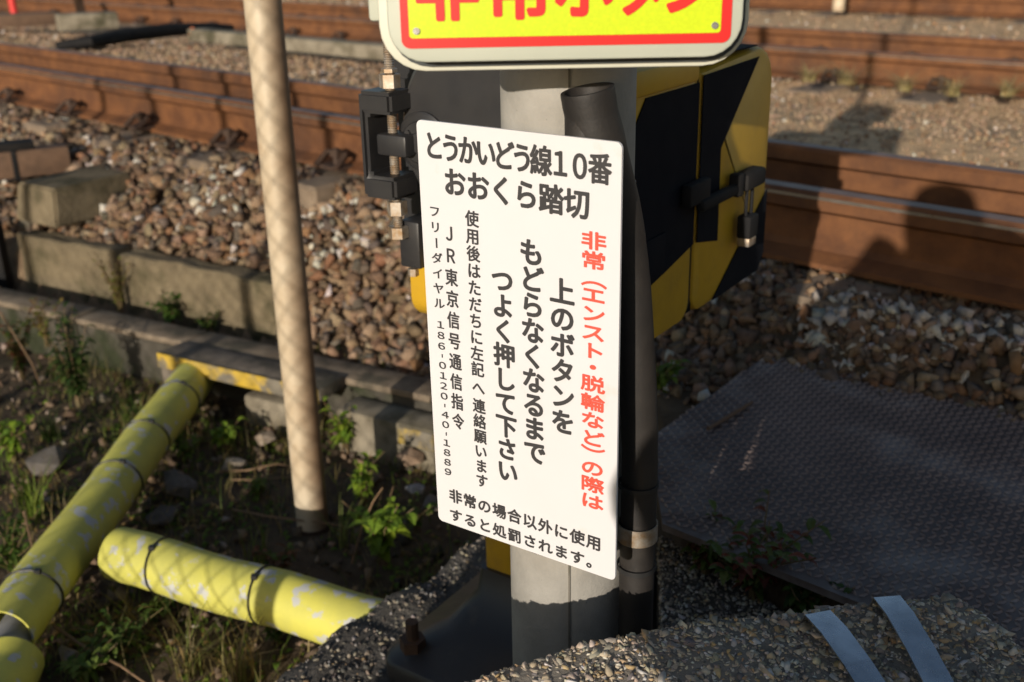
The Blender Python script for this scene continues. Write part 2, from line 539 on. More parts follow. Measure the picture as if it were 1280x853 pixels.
def mn_field(x, y):
    return np.array([vnoise((a, b, 0), 3.0, 6) for a, b in zip(x, y)])


def f_white(x, y):
    n = RN @ np.stack([x, y]); s = RD @ np.stack([x, y])
    keep = mn_field(x, y) > np.where(s < 2.2, -.05, .05)
    return (n > np.where(s < 2.2, 1.93, 2.05)) & (n < 2.32) & (s < 7.5) & (s > -0.5) & keep & (KN[0] * x + KN[1] * y > 2.15)


def f_between(x, y):
    n = RN @ np.stack([x, y]); s = RD @ np.stack([x, y])
    return (n > 2.4) & (n < 3.1) & (s > -1) & (s < 14)


def f_mid(x, y):
    n = RN @ np.stack([x, y]); s = RD @ np.stack([x, y])
    return (n > 2.95) & (n < 6.2) & (s > -1) & (s < 14) & (x > -6)


def f_far(x, y):
    n = RN @ np.stack([x, y]); s = RD @ np.stack([x, y])
    return (n > 6.0) & (n < 16) & (s > -2) & (s < 30)


ballast_field('ballast', 'brown crushed stone ballast banked up below the near rusty rail', 13000,
              dict(box=((-5.0, 1.6), (1.7, 6.8)), fn=f_slope), 0.017, 0.033, [5, 4, 3, 3, .7, 2])
ballast_field('ballast', 'small brown ballast stones between the steel plate and the near rail', 3000,
              dict(box=((.1, 1.6), (1.7, 3.2)), fn=f_right), 0.018, 0.034, [4, 4, 3, 4, 1.2, 2])
ballast_field('ballast', 'pale whitish stones strewn along the foot of the near rail', 2300,
              dict(box=((-5.2, 1.4), (2.2, 7.2)), fn=f_white), 0.012, 0.021, [1.5, .5, 2, 1, 8, .5], lift=.55)
def f_white_right(x, y):
    n = RN @ np.stack([x, y]); s = RD @ np.stack([x, y])
    return (n > 1.95) & (n < 2.26) & (s < 1.7) & (s > -.2) & (mn_field(x, y) > -.12) & (KN[0] * x + KN[1] * y > 2.22)


ballast_field('ballast', 'patches of white stones between the steel plate and the rail', 900,
              dict(box=((.2, 1.2), (2.0, 3.0)), fn=f_white_right), 0.016, 0.03, [.5, .3, 1.5, 1, 9, .3], lift=.8)
ballast_field('ballast', 'dark stone ballast lying between the two near rails', 4200,
              dict(box=((-8, 1), (4, 13)), fn=f_between), 0.016, 0.028, [4, 4, 2, 4, .6, 3])
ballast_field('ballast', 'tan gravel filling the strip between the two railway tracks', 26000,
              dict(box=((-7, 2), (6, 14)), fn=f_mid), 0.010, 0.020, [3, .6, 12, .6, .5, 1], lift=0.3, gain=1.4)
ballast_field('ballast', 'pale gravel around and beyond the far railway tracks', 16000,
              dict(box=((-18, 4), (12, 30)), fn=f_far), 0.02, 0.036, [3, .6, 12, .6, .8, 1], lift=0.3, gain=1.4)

# ------------------------------------------------------------------ railway tracks
RAZ = math.atan2(RD[1], RD[0])


def rail_mesh(name, s0, s1, mats, polish):
    # profile in (n, z), foot at z = 0, head top at .174
    pr = [(-.0725, 0), (.0725, 0), (.0725, .012), (.02, .03), (.0085, .045), (.0085, .118), (.0325, .131), (.0325, .165),
          (.024, .174), (-.022, .174), (-.0325, .164), (-.0325, .1565), (-.0325, .131), (-.0085, .118), (-.0085, .045), (-.02, .03), (-.0725, .012)]
    bm = bmesh.new()
    nseg = int((s1 - s0) / 1.5) + 1
    rings = []
    for i in range(nseg + 1):
        s = s0 + (s1 - s0) * i / nseg
        rings.append([bm.verts.new((s, -p[0], p[1])) for p in pr])
    for a, b in zip(rings[:-1], rings[1:]):
        for k in range(len(pr)):
            f = bm.faces.new((a[k], a[(k + 1) % len(pr)], b[(k + 1) % len(pr)], b[k]))
            if k == 8: f.material_index = 1
            if k == 10 and polish: f.material_index = 2
    bm.faces.new(rings[0]); bm.faces.new(rings[-1][::-1])
    me = bpy.data.meshes.new(name)
    bmesh.ops.recalc_face_normals(bm, faces=bm.faces)
    bm.to_mesh(me); bm.free()
    for m in mats: me.materials.append(m)
    return me


def clip_mesh():
    bm = bmesh.new()
    b_box(bm, -.055, .055, -.035, .035, 0, .014, .003, 1)
    b_tube(bm, [(0, 0, 0), (0, 0, .06)], .012, 6)
    b_tube(bm, [(0, 0, .038), (0, 0, .056)], .021, 6)
    b_tube(bm, [(-.05, .045, .012), (-.045, .0, .045), (-.02, -.03, .04), (.02, -.03, .04), (.045, 0, .045), (.05, .045, .012)], .009, 6)
    me = bpy.data.meshes.new('clip')
    bmesh.ops.recalc_face_normals(bm, faces=bm.faces)
    bm.to_mesh(me); bm.free()
    me.materials.append(MT['clip'])
    return me


CLIP = clip_mesh()


def track(label, rails, sl_n0, sl_n1, s_first, s_last, pitch, rail_z, s0, s1, clips=True, group=None):
    n0 = rails[0][0]
    org = Vector((RN[0] * n0, RN[1] * n0, rail_z - .174))
    t = empty('railway_track', org, RAZ, label, 'railway track', group)
    # local x = along rails, local y = -(n - n0)   (RD rotated +90 points to -RN)
    for n, pol in rails:
        r = link('rail', rail_mesh('rail', s0, s1, [MT['rust'], MT['railtop'], MT['polish']], pol), None, t)
        r.location = (0, -(n - n0), 0)
    s = s_first
    sm = bpy.data.meshes.new('sleeper')
    bm = bmesh.new()
    b_box(bm, -.11, .11, -(sl_n1 - n0), -(sl_n0 - n0), -.16, -.012, .012, 1)
    bmesh.ops.recalc_face_normals(bm, faces=bm.faces)
    bm.to_mesh(sm); bm.free(); sm.materials.append(MT['sleeper'])
    while s < s_last:
        o = link('sleeper', sm, None, t)
        o.location = (s, 0, 0)
        if clips and s < 13:
            for n, _ in rails:
                for sg in (-1, 1):
                    if s < 1.6 and n < 3: continue
                    c = link('rail_clip', CLIP, None, t)
                    c.location = (s + random.uniform(-.01, .01), -(n - n0) + sg * .075, .006)
                    c.rotation_euler = (0, 0, 0 if sg > 0 else math.pi); c.scale = (1.1, 1.1, 1.2)
        s += pitch
    return t


track('pair of rusty rails closest to the yellow and black barrier machine', [(2.425, True), (2.912, False)], 2.16, 3.25, -.86, 20, .645, RAIL_Z, -4, 45)
track('rusty railway track beyond the strip of tan gravel', [(6.15, True), (7.22, False)], 5.7, 7.7, -1.5, 20, .65, .64, -6, 60, group=None)
track('farthest rusty railway track behind the other rails', [(10.9, False), (12.0, False)], 10.4, 12.5, -3, 28, .65, .64, -8, 70, clips=False)

# ------------------------------------------------------------------ front concrete block with exposed pebbles
def slab(name, mat, parent, outline, z0, z1, rough, seed, step=0.02, bottom_out=0.0, fall=0.0, y_edge=0.0):
    """rough-topped concrete lump from an outline (counter-clockwise x, y)"""
    bm = bmesh.new()
    pts = []
    n = len(outline)
    for i in range(n):
        a, b = Vector(outline[i]), Vector(outline[(i + 1) % n])
        k = max(1, int((b - a).length / step))
        for j in range(k):
            p = a.lerp(b, j / k)
            pts.append((p.x, p.y))
    cx = sum(p[0] for p in pts) / len(pts); cy = sum(p[1] for p in pts) / len(pts)
    levels = [(z0, 1.0 + bottom_out), (z0 + (z1 - z0) * .5, 1.0 + bottom_out * .5), (z1 - .022, 1.0), (z1 - .007, .992), (z1, .97)]
    for f in (.9, .8, .65, .5, .35, .2, .08):
        levels.append((z1, f))
    rings = []
    for z, f in levels:
        ring = []
        for x, y in pts:
            p = Vector((cx + (x - cx) * f, cy + (y - cy) * f, z))
            d = vnoise(p, 9, seed) * rough + vnoise(p, 38, seed + 5) * rough * .45
            if z > z1 - .03:
                p.z += d + fall * (p.y - y_edge - .24 * p.x)
            p.x += vnoise(p, 14, seed + 9) * rough * .8
            p.y += vnoise(p, 14, seed + 19) * rough * .8
            ring.append(bm.verts.new(p))
        rings.append(ring)
    m = len(pts)
    for a, b in zip(rings[:-1], rings[1:]):
        for k in range(m):
            bm.faces.new((a[k], a[(k + 1) % m], b[(k + 1) % m], b[k]))
    bm.faces.new(rings[-1])
    bm.faces.new(rings[0][::-1])
    return bm_obj(name, bm, mat, parent, 60)


def on_surface(me, n, zmin, upmin=-0.1):
    """random points and normals on the faces of a mesh"""
    me.calc_loop_triangles()
    tri = np.zeros(len(me.loop_triangles) * 3, dtype=np.int32)
    me.loop_triangles.foreach_get('vertices', tri); tri = tri.reshape(-1, 3)
    co = np.zeros(len(me.vertices) * 3); me.vertices.foreach_get('co', co); co = co.reshape(-1, 3)
    a, b, c = co[tri[:, 0]], co[tri[:, 1]], co[tri[:, 2]]
    cr = np.cross(b - a, c - a); ar = np.linalg.norm(cr, axis=1) + 1e-12
    nrm = cr / ar[:, None]
    w = ar * ((a[:, 2] > zmin) & (nrm[:, 2] > upmin))
    k = rng.choice(len(tri), n, p=w / w.sum())
    r1, r2 = np.sqrt(rng.random(n)), rng.random(n)
    return a[k] * (1 - r1)[:, None] + b[k] * (r1 * (1 - r2))[:, None] + c[k] * (r1 * r2)[:, None], nrm[k]


PEB = [(0.44, 0.38, 0.29), (0.31, 0.28, 0.24), (0.54, 0.48, 0.38), (0.15, 0.14, 0.135), (0.58, 0.56, 0.52), (0.42, 0.31, 0.18)]
PEBVARS = [stone_variant(s + 60, 16, 0.6) for s in range(10)]
BT = .640
blk = empty('concrete_block', (0.25, 0.8, 0), 0, 'washed pebble concrete block in front of the post, two metal straps over it', 'concrete block')
outl = [(-.62, .45), (.68, .45), (.625, .80), (.585, .93), (.562, 1.03), (.525, 1.093), (.44, 1.088), (.35, 1.068), (.25, 1.055), (.156, 1.036), (.055, 1.004), (-.041, .958), (-.2, .895), (-.4, .815), (-.55, .745)]
outl = [(x * .977, y * .977) for x, y in outl]
bb = slab('body', MT['blockc'], blk, [(x - .25, y - .8) for x, y in outl], .16, BT, .006, 3.0, bottom_out=.03, fall=.13, y_edge=.205)
pp, nn_ = on_surface(bb.data, 34000, .46)
sz = rng.uniform(.0026, .0062, len(pp)) * rng.choice([.7, 1, 1.7], len(pp), p=[.5, .4, .1])
ag = scatter('aggregate', pp - nn_ * (sz * .2)[:, None], sz, palette(len(pp), PEB, [5, 4, 4, 1.6, 2.2, 2.2]), MT['stone'], blk, variants=PEBVARS, tilt=.4, stretch=(1, 1, .7))
tag(ag, kind='stuff')


def strap(u0, v0, u1, v1, label, wdt=.031):
    a = at(u0, v0, BT + .012); b = at(u1, v1, BT + .014)
    d = (b - a); d.z = 0; ln = d.length; d.normalize()
    px = Vector((-d.y, d.x, 0))
    prof = [(-.016, -.055), (-.012, -.012), (-.004, .004)] + [(t, .006 + .004 * math.sin(t * 30)) for t in (.03, .08, ln * .6, ln, ln + .1, ln + .16)] + [(ln + .17, -.02)]
    bm = bmesh.new()
    top, bot = [], []
    for t, z in prof:
        for side, store in ((.0, top), (-.0022, bot)):
            store.append([bm.verts.new(a + d * t + px * (wdt / 2 * sg) + Vector((0, 0, z + side + .13 * (d.y - .24 * d.x) * max(t, 0)))) for sg in (-1, 1)])
    for L_ in (top, bot):
        for p, q in zip(L_[:-1], L_[1:]):
            bm.faces.new((p[0], p[1], q[1], q[0]))
    for k in (0, 1):
        for i in range(len(top) - 1):
            bm.faces.new((top[i][k], top[i + 1][k], bot[i + 1][k], bot[i][k]))
    bm.faces.new((top[0][0], top[0][1], bot[0][1], bot[0][0]))
    bm.faces.new((top[-1][0], top[-1][1], bot[-1][1], bot[-1][0]))
    o = bm_obj('metal_strap', bm, MT['steel'], None, 35)
    return tag(o, label, 'strap')


strap(1024, 772, 1106, 862, 'galvanised strap on the pebble block, the one closer to the sign post')
strap(1110, 752, 1190, 858, 'galvanised strap on the pebble block, closer to its outer corner by the plate')

# ------------------------------------------------------------------ concrete foundation of the machine
fo = empty('concrete_foundation', (0.05, 1.6, 0), 0, 'rough speckled concrete foundation under the barrier machine base', 'foundation')
outl = [(-.50, 1.10), (.60, 1.15), (.52, 1.60), (.33, 1.84), (.12, 1.99), (-.068, 1.945), (-.17, 1.815), (-.345, 1.60), (-.42, 1.45)]
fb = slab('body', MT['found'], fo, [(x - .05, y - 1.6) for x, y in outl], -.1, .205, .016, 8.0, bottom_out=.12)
pp, nn_ = on_surface(fb.data, 8000, .0, -.3)
sz = rng.uniform(.002, .0068, len(pp))
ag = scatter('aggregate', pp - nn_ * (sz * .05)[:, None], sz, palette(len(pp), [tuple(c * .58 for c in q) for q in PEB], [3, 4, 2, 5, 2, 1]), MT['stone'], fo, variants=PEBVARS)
tag(ag, kind='stuff')

ft = [at(824, 672, .385), at(826, 830, .385), at(1030, 830, .385), at(1030, 792, .385), at(960, 752, .385)]
f2 = empty('concrete_footing', (ft[0].x, ft[0].y, 0), 0, 'speckled concrete footing between the conduit and the steel plate', 'footing')
fb2 = slab('body', MT['found'], f2, [(q.x - ft[0].x, q.y - ft[0].y) for q in ft], -.05, .385, .010, 12.0)
pp, nn_ = on_surface(fb2.data, 2200, .2, -.3)
sz = rng.uniform(.002, .006, len(pp))
tag(scatter('aggregate', pp - nn_ * (sz * .1)[:, None], sz, palette(len(pp), PEB, [3, 4, 2, 5, 3, 1]), MT['stone'], f2, variants=PEBVARS), kind='stuff')

# ------------------------------------------------------------------ concrete post
PX, PY, PR = 0.066, 1.198, 0.0735
post = empty('concrete_post', (PX, PY, 0.16), 0, 'grey round concrete post carrying both signs', 'post')
bm = bmesh.new()
nseg = 64
rings = []
view = math.atan2(-PY, -PX - .004)
for z in (0.0, .3, .45, .6, .8, 1.0, 1.3, 1.37, 1.40):
    ring = []
    for k in range(nseg):
        a = 2 * math.pi * k / nseg + view
        r = PR - (0.0022 if k == 0 else 0) - (.008 if z == 1.40 else 0)
        ring.append(bm.verts.new((r * math.cos(a), r * math.sin(a), z)))
    rings.append(ring)
for a, b in zip(rings[:-1], rings[1:]):
    for k in range(nseg):
        bm.faces.new((a[k], a[(k + 1) % nseg], b[(k + 1) % nseg], b[k]))
bm.faces.new(rings[-1]); bm.faces.new(rings[0][::-1])
bm_obj('shaft', bm, MT['post'], post, 30)


def ring_band(name, mat, parent, c, r, z0, z1, th=.0015, n=40):
    bm = bmesh.new()
    R_ = []
    for rr, z in ((r, z0), (r + th, z0), (r + th, z1), (r, z1)):
        R_.append([bm.verts.new((c[0] + rr * math.cos(2 * math.pi * k / n), c[1] + rr * math.sin(2 * math.pi * k / n), z)) for k in range(n)])
    for i in range(4):
        a, b = R_[i], R_[(i + 1) % 4]
        for k in range(n):
            bm.faces.new((a[k], a[(k + 1) % n], b[(k + 1) % n], b[k]))
    return bm_obj(name, bm, mat, parent, 40)


sa_ = view
bm = bmesh.new()
b_box(bm, PR - .004, PR + .0009, -.0011, .0011, .02, 1.36)
o = bm_obj('mould_seam', bm, MT['concdark'], post)
o.rotation_euler = (0, 0, view + .02)
for z in (.92, .50):
    ring_band('fixing_band', MT['steel'], post, (0, 0), PR + .0005, z, z + .02)
bx = bmesh.new()
b_tube(bx, [(PR - .01, -.012, .86), (PR + .012, -.016, .86)], .006, 8)
b_tube(bx, [(PR - .002, -.02, .828), (PR - .002, -.02, .892)], .005, 8)
b_box(bx, PR - .012, PR + .008, -.028, -.012, .845, .85)
b_box(bx, PR - .012, PR + .008, -.028, -.012, .872, .878)
bm_obj('band_bolt', bx, MT['bolt'], post, 40)

# ------------------------------------------------------------------ text helper
GL = {}


def glyph(ch, bold):
    key = (ch, bold)
    if key in GL:
        return GL[key]
    cu = bpy.data.curves.new('glyph', 'FONT')
    cu.body = ch
    cu.size = 1.0
    cu.offset = bold
    cu.resolution_u = 4
    cu.fill_mode = 'BOTH'
    cu.extrude = 0.006
    ob = bpy.data.objects.new('glyph', cu)
    COL.objects.link(ob)
    dg = bpy.context.evaluated_depsgraph_get()
    me = bpy.data.meshes.new_from_object(ob.evaluated_get(dg))
    v = np.zeros(len(me.vertices) * 3); me.vertices.foreach_get('co', v); v = v.reshape(-1, 3)
    f = [list(p.vertices) for p in me.polygons]
    bpy.data.objects.remove(ob); bpy.data.curves.remove(cu); bpy.data.meshes.remove(me)
    GL[key] = (v, f)
    return GL[key]


_ref = glyph('国', 0.0)[0]
EM = (_ref[:, 0].max() - _ref[:, 0].min()) / 0.84
EMC = ((_ref[:, 0].max() + _ref[:, 0].min()) / 2, (_ref[:, 1].max() + _ref[:, 1].min()) / 2)


def text_mesh(name, mat, parent, items, bold, zoff=0.0, thick=.0004):
    """items: (char, cx, cy, width, height, rot deg); local x right, y up, z out of the board"""
    VV, FF, off = [], [], 0
    for ch, cx, cy, w, h, rot in items:
        v, f = glyph(ch, 0.0)
        x = (v[:, 0] - EMC[0]) / EM; y = (v[:, 1] - EMC[1]) / EM
        if rot:
            a = R(rot); x, y = x * math.cos(a) - y * math.sin(a), x * math.sin(a) + y * math.cos(a)
        z = np.where(v[:, 2] > 0, thick, 0.0) + zoff
        # thicken the strokes with round ends: the same glyph swept round a small circle
        for k in range(10):
            a = 2 * math.pi * k / 10
            rr = bold * min(w, h)
            VV.append(np.stack([cx + x * w + rr * math.cos(a), cy + y * h + rr * math.sin(a), z + k * 1.2e-5], 1))
            FF += [[i + off for i in p] for p in f]
            off += len(v)
    me = bpy.data.meshes.new(name)
    me.from_pydata(np.concatenate(VV).tolist(), [], FF)
    return link(name, me, mat, parent)


# ------------------------------------------------------------------ white instruction board
sg = [Vector((-.0977, 1.1822, CAM_Z - .1957)), Vector((.1094, 1.0428, CAM_Z - .1978)), Vector((.1106, 1.0566, CAM_Z - .6976)), Vector((-.0965, 1.1959, CAM_Z - .6955))]
ctr = sum(sg, Vector()) / 4
wx = ((sg[1] - sg[0]) + (sg[2] - sg[3])).normalized()
hy = ((sg[0] - sg[3]) + (sg[1] - sg[2])).normalized()
mid = (wx + hy).normalized(); dif = (wx - hy).normalized()
wx = (mid + dif).normalized(); hy = (mid - dif).normalized()
nz = wx.cross(hy)
board = empty('instruction_sign', ctr, 0, 'white board of black and red Japanese instructions fixed to the concrete post', 'sign')
board.matrix_world = Matrix(((wx.x, hy.x, nz.x, ctr.x), (wx.y, hy.y, nz.y, ctr.y), (wx.z, hy.z, nz.z, ctr.z), (0, 0, 0, 1)))
prism('panel', MT['sign'], board, rrect(-.125, .125, -.25, .25, .0065), 'Z', -.003, 0, smooth=30)
box('bracket', MT['steel'], board, -.02, .03, -.18, -.155, -.03, -.0035)
box('bracket', MT['steel'], board, -.02, .03, .155, .18, -.03, -.0035)


def sx(mm): return (mm - 125) / 1000
def sy(mm): return (250 - mm) / 1000


def row(chars, x0, x1, y0, y1, w, h, mat, bold):
    n = len(chars)
    it = [(c, sx(x0 + (x1 - x0) * i / (n - 1)), sy(y0 + (y1 - y0) * i / (n - 1)), w / 1000, h / 1000, 0) for i, c in enumerate(chars)]
    text_mesh('lettering', mat, board, it, bold, .0006)


def column(chars, x, y0, y1, w, h, mat, bold, adv=None):
    adv = adv or [1.0] * len(chars)
    pos, p = [], 0.0
    for i, a in enumerate(adv):
        pos.append(p + a / 2 if i else a / 2); p += a
    f0, f1 = pos[0], pos[-1]
    it = []
    for c, q in zip(chars, pos):
        if c == ' ':
            continue
        rot = -90 if c in 'ー（）－' else 0
        w_, h_ = w, h
        if c in '０１２４６８９': w_, h_ = w * 1.12, h * .82
        if c == '－': w_, h_ = w, h * .42
        it.append((c, sx(x), sy(y0 + (y1 - y0) * (q - f0) / (f1 - f0)), w_ / 1000, h_ / 1000, rot))
    text_mesh('lettering', mat, board, it, bold, .0006)


INK, RED = MT['ink'], MT['redink']
row('とうかいどう線１０番', 22.5, 226.5, 26.5, 28.7, 26.5, 32, INK, .032)
row('おおくら踏切', 48.5, 200.5, 63.7, 67.1, 30, 32, INK, .032)
column('非常（エンスト・脱輪など）の際は', 220, 103, 405.5, 30, 19.5, RED, .030,
       [1, 1, .8, 1, 1, 1, 1, .8, 1.05, 1.05, 1, 1.1, .75, .95, 1.05, 1])
column('上のボタンを', 182.5, 164, 316.5, 31, 30, INK, .032)
column('もどらなくなるまで', 145, 127, 364.5, 30.5, 30.5, INK, .032)
column('つよく押して下さい', 107, 165, 400.5, 29.5, 29.5, INK, .032)
column('使用後はただちに左記へ連絡願います', 69.6, 101, 423.7, 18, 18.5, INK, .021,
       [1] * 10 + [1.35] + [1] * 6)
column('ＪＲ東京信号通信指令', 38.2, 122, 353, 17.5, 21, INK, .021)
column('フリーダイヤル １８６－０１２０－４０－１８８９', 19.2, 99.5, 426, 15.5, 13.5, INK, .017,
       [1.2] * 7 + [.7] + [.88] * 3 + [.75] + [.88] * 4 + [.75] + [.88] * 2 + [.75] + [.88] * 4)
row('非常の場合以外に使用', 28.8, 222.4, 457.8, 458.3, 20, 19, INK, .024)
row('すると処罰されます。', 28, 222.5, 485.1, 485.6, 20, 18, INK, .024)

# ------------------------------------------------------------------ yellow button sign above
ub = empty('button_sign', (.0495, .966, 1.2515), R(-.5), 'yellow reflective sign with red lettering in a cream metal frame atop the post', 'sign')
HB = .19
ub.scale = (.919, 1, .919)


def upl(name, mat, x0, x1, z0, z1, r, y0, y1, bev=0, parent=ub):
    return prism(name, mat, parent, rrect(x0, x1, z0, z1, r), 'Y', y0, y1, bev, smooth=30)


upl('back_plate', MT['cream'], -.1715, .1715, 0, HB, .042, -.002, .006, .0025)
upl('shadow_plate', MT['slate'], -.161, .1665, .0050, HB - .0120, .036, -.0065, -.0024)  # dark plate offset right and down, standing in for the raised frame's shadow
upl('raised_frame', MT['greygreen'], -.160, .1600, .0115, HB - .0115, .033, -.030, -.0070, .003)
upl('red_border', MT['retror'], -.1480, .1490, .0245, HB - .0245, .008, -.0315, -.0295)
upl('yellow_panel', MT['retroy'], -.1405, .1395, .0335, HB - .0335, .003, -.0325, -.0310)
it = [('非', -.1055, 0, .058, .064, 0), ('常', -.0415, 0, .060, .064, 0), ('ボ', .017, 0, .056, .066, 0), ('タ', .068, 0, .050, .066, 0), ('ン', .111, 0, .054, .066, 0)]
lt = text_mesh('lettering', MT['retror'], ub, it, .03, 0, .0006)
lt.rotation_euler = (R(90), 0, 0)
lt.location = (0, -.0327, .078)
for x in (-.134, .134):
    for z in (.040, HB - .040):
        tube('screw', MT['steel'], ub, [(x, -.0324, z), (x, -.0342, z)], .0032, 10)
box('back_box', MT['greygreen'], ub, -.182, .150, .008, .045, .045, HB - .01, .004)
box('mount', MT['cream'], ub, -.045, .075, .0452, .160, .05, .15, .004)
# hidden push button on top of the sign, out of the picture but throwing its shadow
bxo = empty('button_box', (.085, 1.085, 1.44), 0, 'push button box standing above the yellow sign on the post', 'button box')
box('case', MT['cream'], bxo, -.055, .055, -.05, .06, 0, .13, .008)
tube('push_button', MT['redpaint'], bxo, [(0, -.051, .065), (0, -.07, .065)], .028, 24)
tube('hood', MT['black'], bxo, [(0, -.051, .065), (0, -.058, .065)], .038, 24)

# ------------------------------------------------------------------ conduit along the post
cpts = [at_r(734, 112, 1.100), at_r(741, 150, 1.102), at_r(754, 195, 1.106), at_r(775, 270, 1.118), at_r(789, 360, 1.13), at_r(796, 460, 1.14), at_r(800, 560, 1.15), at_r(800, 660, 1.15), at_r(798, 760, 1.15), at_r(797, 860, 1.15)]
for q in cpts[6:]:
    q.x, q.y = cpts[6].x, cpts[6].y
con = empty('cable_conduit', cpts[-1], 0, 'black taped cable conduit running up beside the concrete post', 'conduit')
o = Vector(cpts[-1])
# densify with a smooth curve
dens = []
for i in range(len(cpts) - 1):
    p0, p1, p2, p3 = cpts[max(i - 1, 0)], cpts[i], cpts[i + 1], cpts[min(i + 2, len(cpts) - 1)]
    for k in range(6):
        t = k / 6
        dens.append(.5 * ((2 * p1) + (-p0 + p2) * t + (2 * p0 - 5 * p1 + 4 * p2 - p3) * t * t + (-p0 + 3 * p1 - 3 * p2 + p3) * t ** 3))
dens.append(cpts[-1])
rad = [.0272 - .006 * min(1, max(0, i - 9) / 14) + .0003 * random.uniform(-1, 1) for i in range(len(dens))]
bm = bmesh.new()
rg = b_tube(bm, [d - o for d in dens], rad, 28, False)
inner = []
c0 = sum((v.co for v in rg[0]), Vector()) / 28
for dz, sc in ((0.0, .86), (-.05, .84)):
    inner.append([bm.verts.new(c0 + (v.co - c0) * sc + Vector((0, 0, dz))) for v in rg[0]])
for a, b in ((rg[0], inner[0]), (inner[0], inner[1])):
    for k in range(28):
        bm.faces.new((a[(k + 1) % 28], a[k], b[k], b[(k + 1) % 28]))
bm.faces.new(inner[1])
bm_obj('pipe', bm, MT['conduit'], con, 50)
zb = at_r(800, 662, 1.15).z
ring_band('metal_band', MT['bolt'], con, (dens[-20].x - o.x, dens[-20].y - o.y), .0228, zb - .011 - o.z, zb + .011 - o.z)
ring_band('tape_wrap', MT['tie'], con, (dens[-20].x - o.x, dens[-20].y - o.y), .0224, zb + .06 - o.z, zb + .065 - o.z)
ring_band('tape_wrap', MT['tie'], con, (dens[-20].x - o.x, dens[-20].y - o.y), .0226, zb - .052 - o.z, zb - .046 - o.z)

# ------------------------------------------------------------------ barrier machine
mc = empty('barrier_machine', (.148, 1.392, 0), R(-34), 'yellow and black crossing barrier machine standing behind the concrete post', 'barrier machine')
W = -.367
def rprof(pts_r, seg=5):
    """polygon with a radius per corner"""
    out = []
    n = len(pts_r)
    for i in range(n):
        x, y, r = pts_r[i]
        if r <= 0:
            out.append((x, y)); continue
        p = Vector((x, y)); a = (Vector(pts_r[i - 1][:2]) - p).normalized(); b = (Vector(pts_r[(i + 1) % n][:2]) - p).normalized()
        ang = a.angle(b); d = r / math.tan(ang / 2)
        cc = p + (a + b).normalized() * (r / math.sin(ang / 2))
        s, e = p + a * d - cc, p + b * d - cc
        for k in range(seg + 1):
            t = k / seg
            v = s.lerp(e, t).normalized() * r
            out.append((cc.x + v.x, cc.y + v.y))
    return out


hp = rprof([(0, .80, .035), (.222, .80, .03), (.222, 1.17, .004), (0, 1.17, .02)])
prism('housing', MT['yellow'], mc, hp, 'X', W, 0, .006)
cp = rprof([(.229, .80, .03), (.513, .80, .03), (.513, 1.185, .062), (.229, 1.168, .004)])
prism('cover', MT['yellow'], mc, cp, 'X', W - .004, .003, .012)
prism('seal', MT['dark'], mc, rprof([(.215, .806, .02), (.236, .806, .02), (.236, 1.16, 0), (.215, 1.16, 0)]), 'X', W + .004, -.004)
box('top_lip', MT['yellow'], mc, W - .006, .010, .004, .206, 1.158, 1.193, .006)
ST = .0016
stripes = [
    (0.0008, [(.005, 1.098), (.056, 1.154), (.2215, 1.154), (.2215, .9165), (.13, .898), (.06, .886), (.006, .868)]),
    (.0038, [(.2295, 1.163), (.436, 1.168), (.302, 1.047), (.306, .902), (.2295, .9175)]),
    (.0038, [(.508, .943), (.508, .832), (.486, .806), (.297, .806)]),
]
for x, pl in stripes:
    prism('warning_stripe', MT['blackcover'], mc, pl, 'X', x, x + ST)
# black film over the top and back of the cover
box('top_film', MT['blackcover'], mc, W + .02, -.001, .234, .44, 1.1835, 1.1855)
box('front_film', MT['black'], mc, W - .0015, -.002, -.0016, .2, .893, 1.1655)
box('lip_film', MT['black'], mc, W - .0072, -.1, .0025, .2, 1.1575, 1.1945)
# recessed access plate on the side
box('access_plate', MT['blackcover'], mc, .0026, .0060, .04, .12, .90, .96, .001)
# latch
la = box('latch', MT['dark'], mc, .0055, .022, .165, .235, .985, 1.018, .004)
bm = bmesh.new()
b_box(bm, .012, .028, .20, .335, .972, .990, .006, 2)
b_box(bm, .010, .030, .325, .345, .968, 1.004, .004, 2)
bm_obj('latch_arm', bm, MT['dark'], mc, 40)
hs = box('hasp', MT['dark'], mc, .0055, .034, .350, .425, .972, 1.000, .006)
bm = bmesh.new()
arc = [(.024, .380 + .011 * math.cos(a), .950 + .034 + .011 * math.sin(a)) for a in [math.pi * k / 8 for k in range(9)]]
b_tube(bm, [(.024, .391, .922)] + arc + [(.024, .369, .922)], .0032, 8)
plk = bm_obj('padlock', bm, MT['dark'], mc, 40)
bm = bmesh.new(); b_box(bm, .012, .036, .362, .398, .893, .930, .004, 2)
bm_obj('padlock_body', bm, MT['dark'], plk, 40)
bm = bmesh.new(); b_box(bm, .0125, .0345, .365, .395, .879, .894, .003, 2)
bm_obj('padlock_base', bm, MT['bolt'], plk, 40)
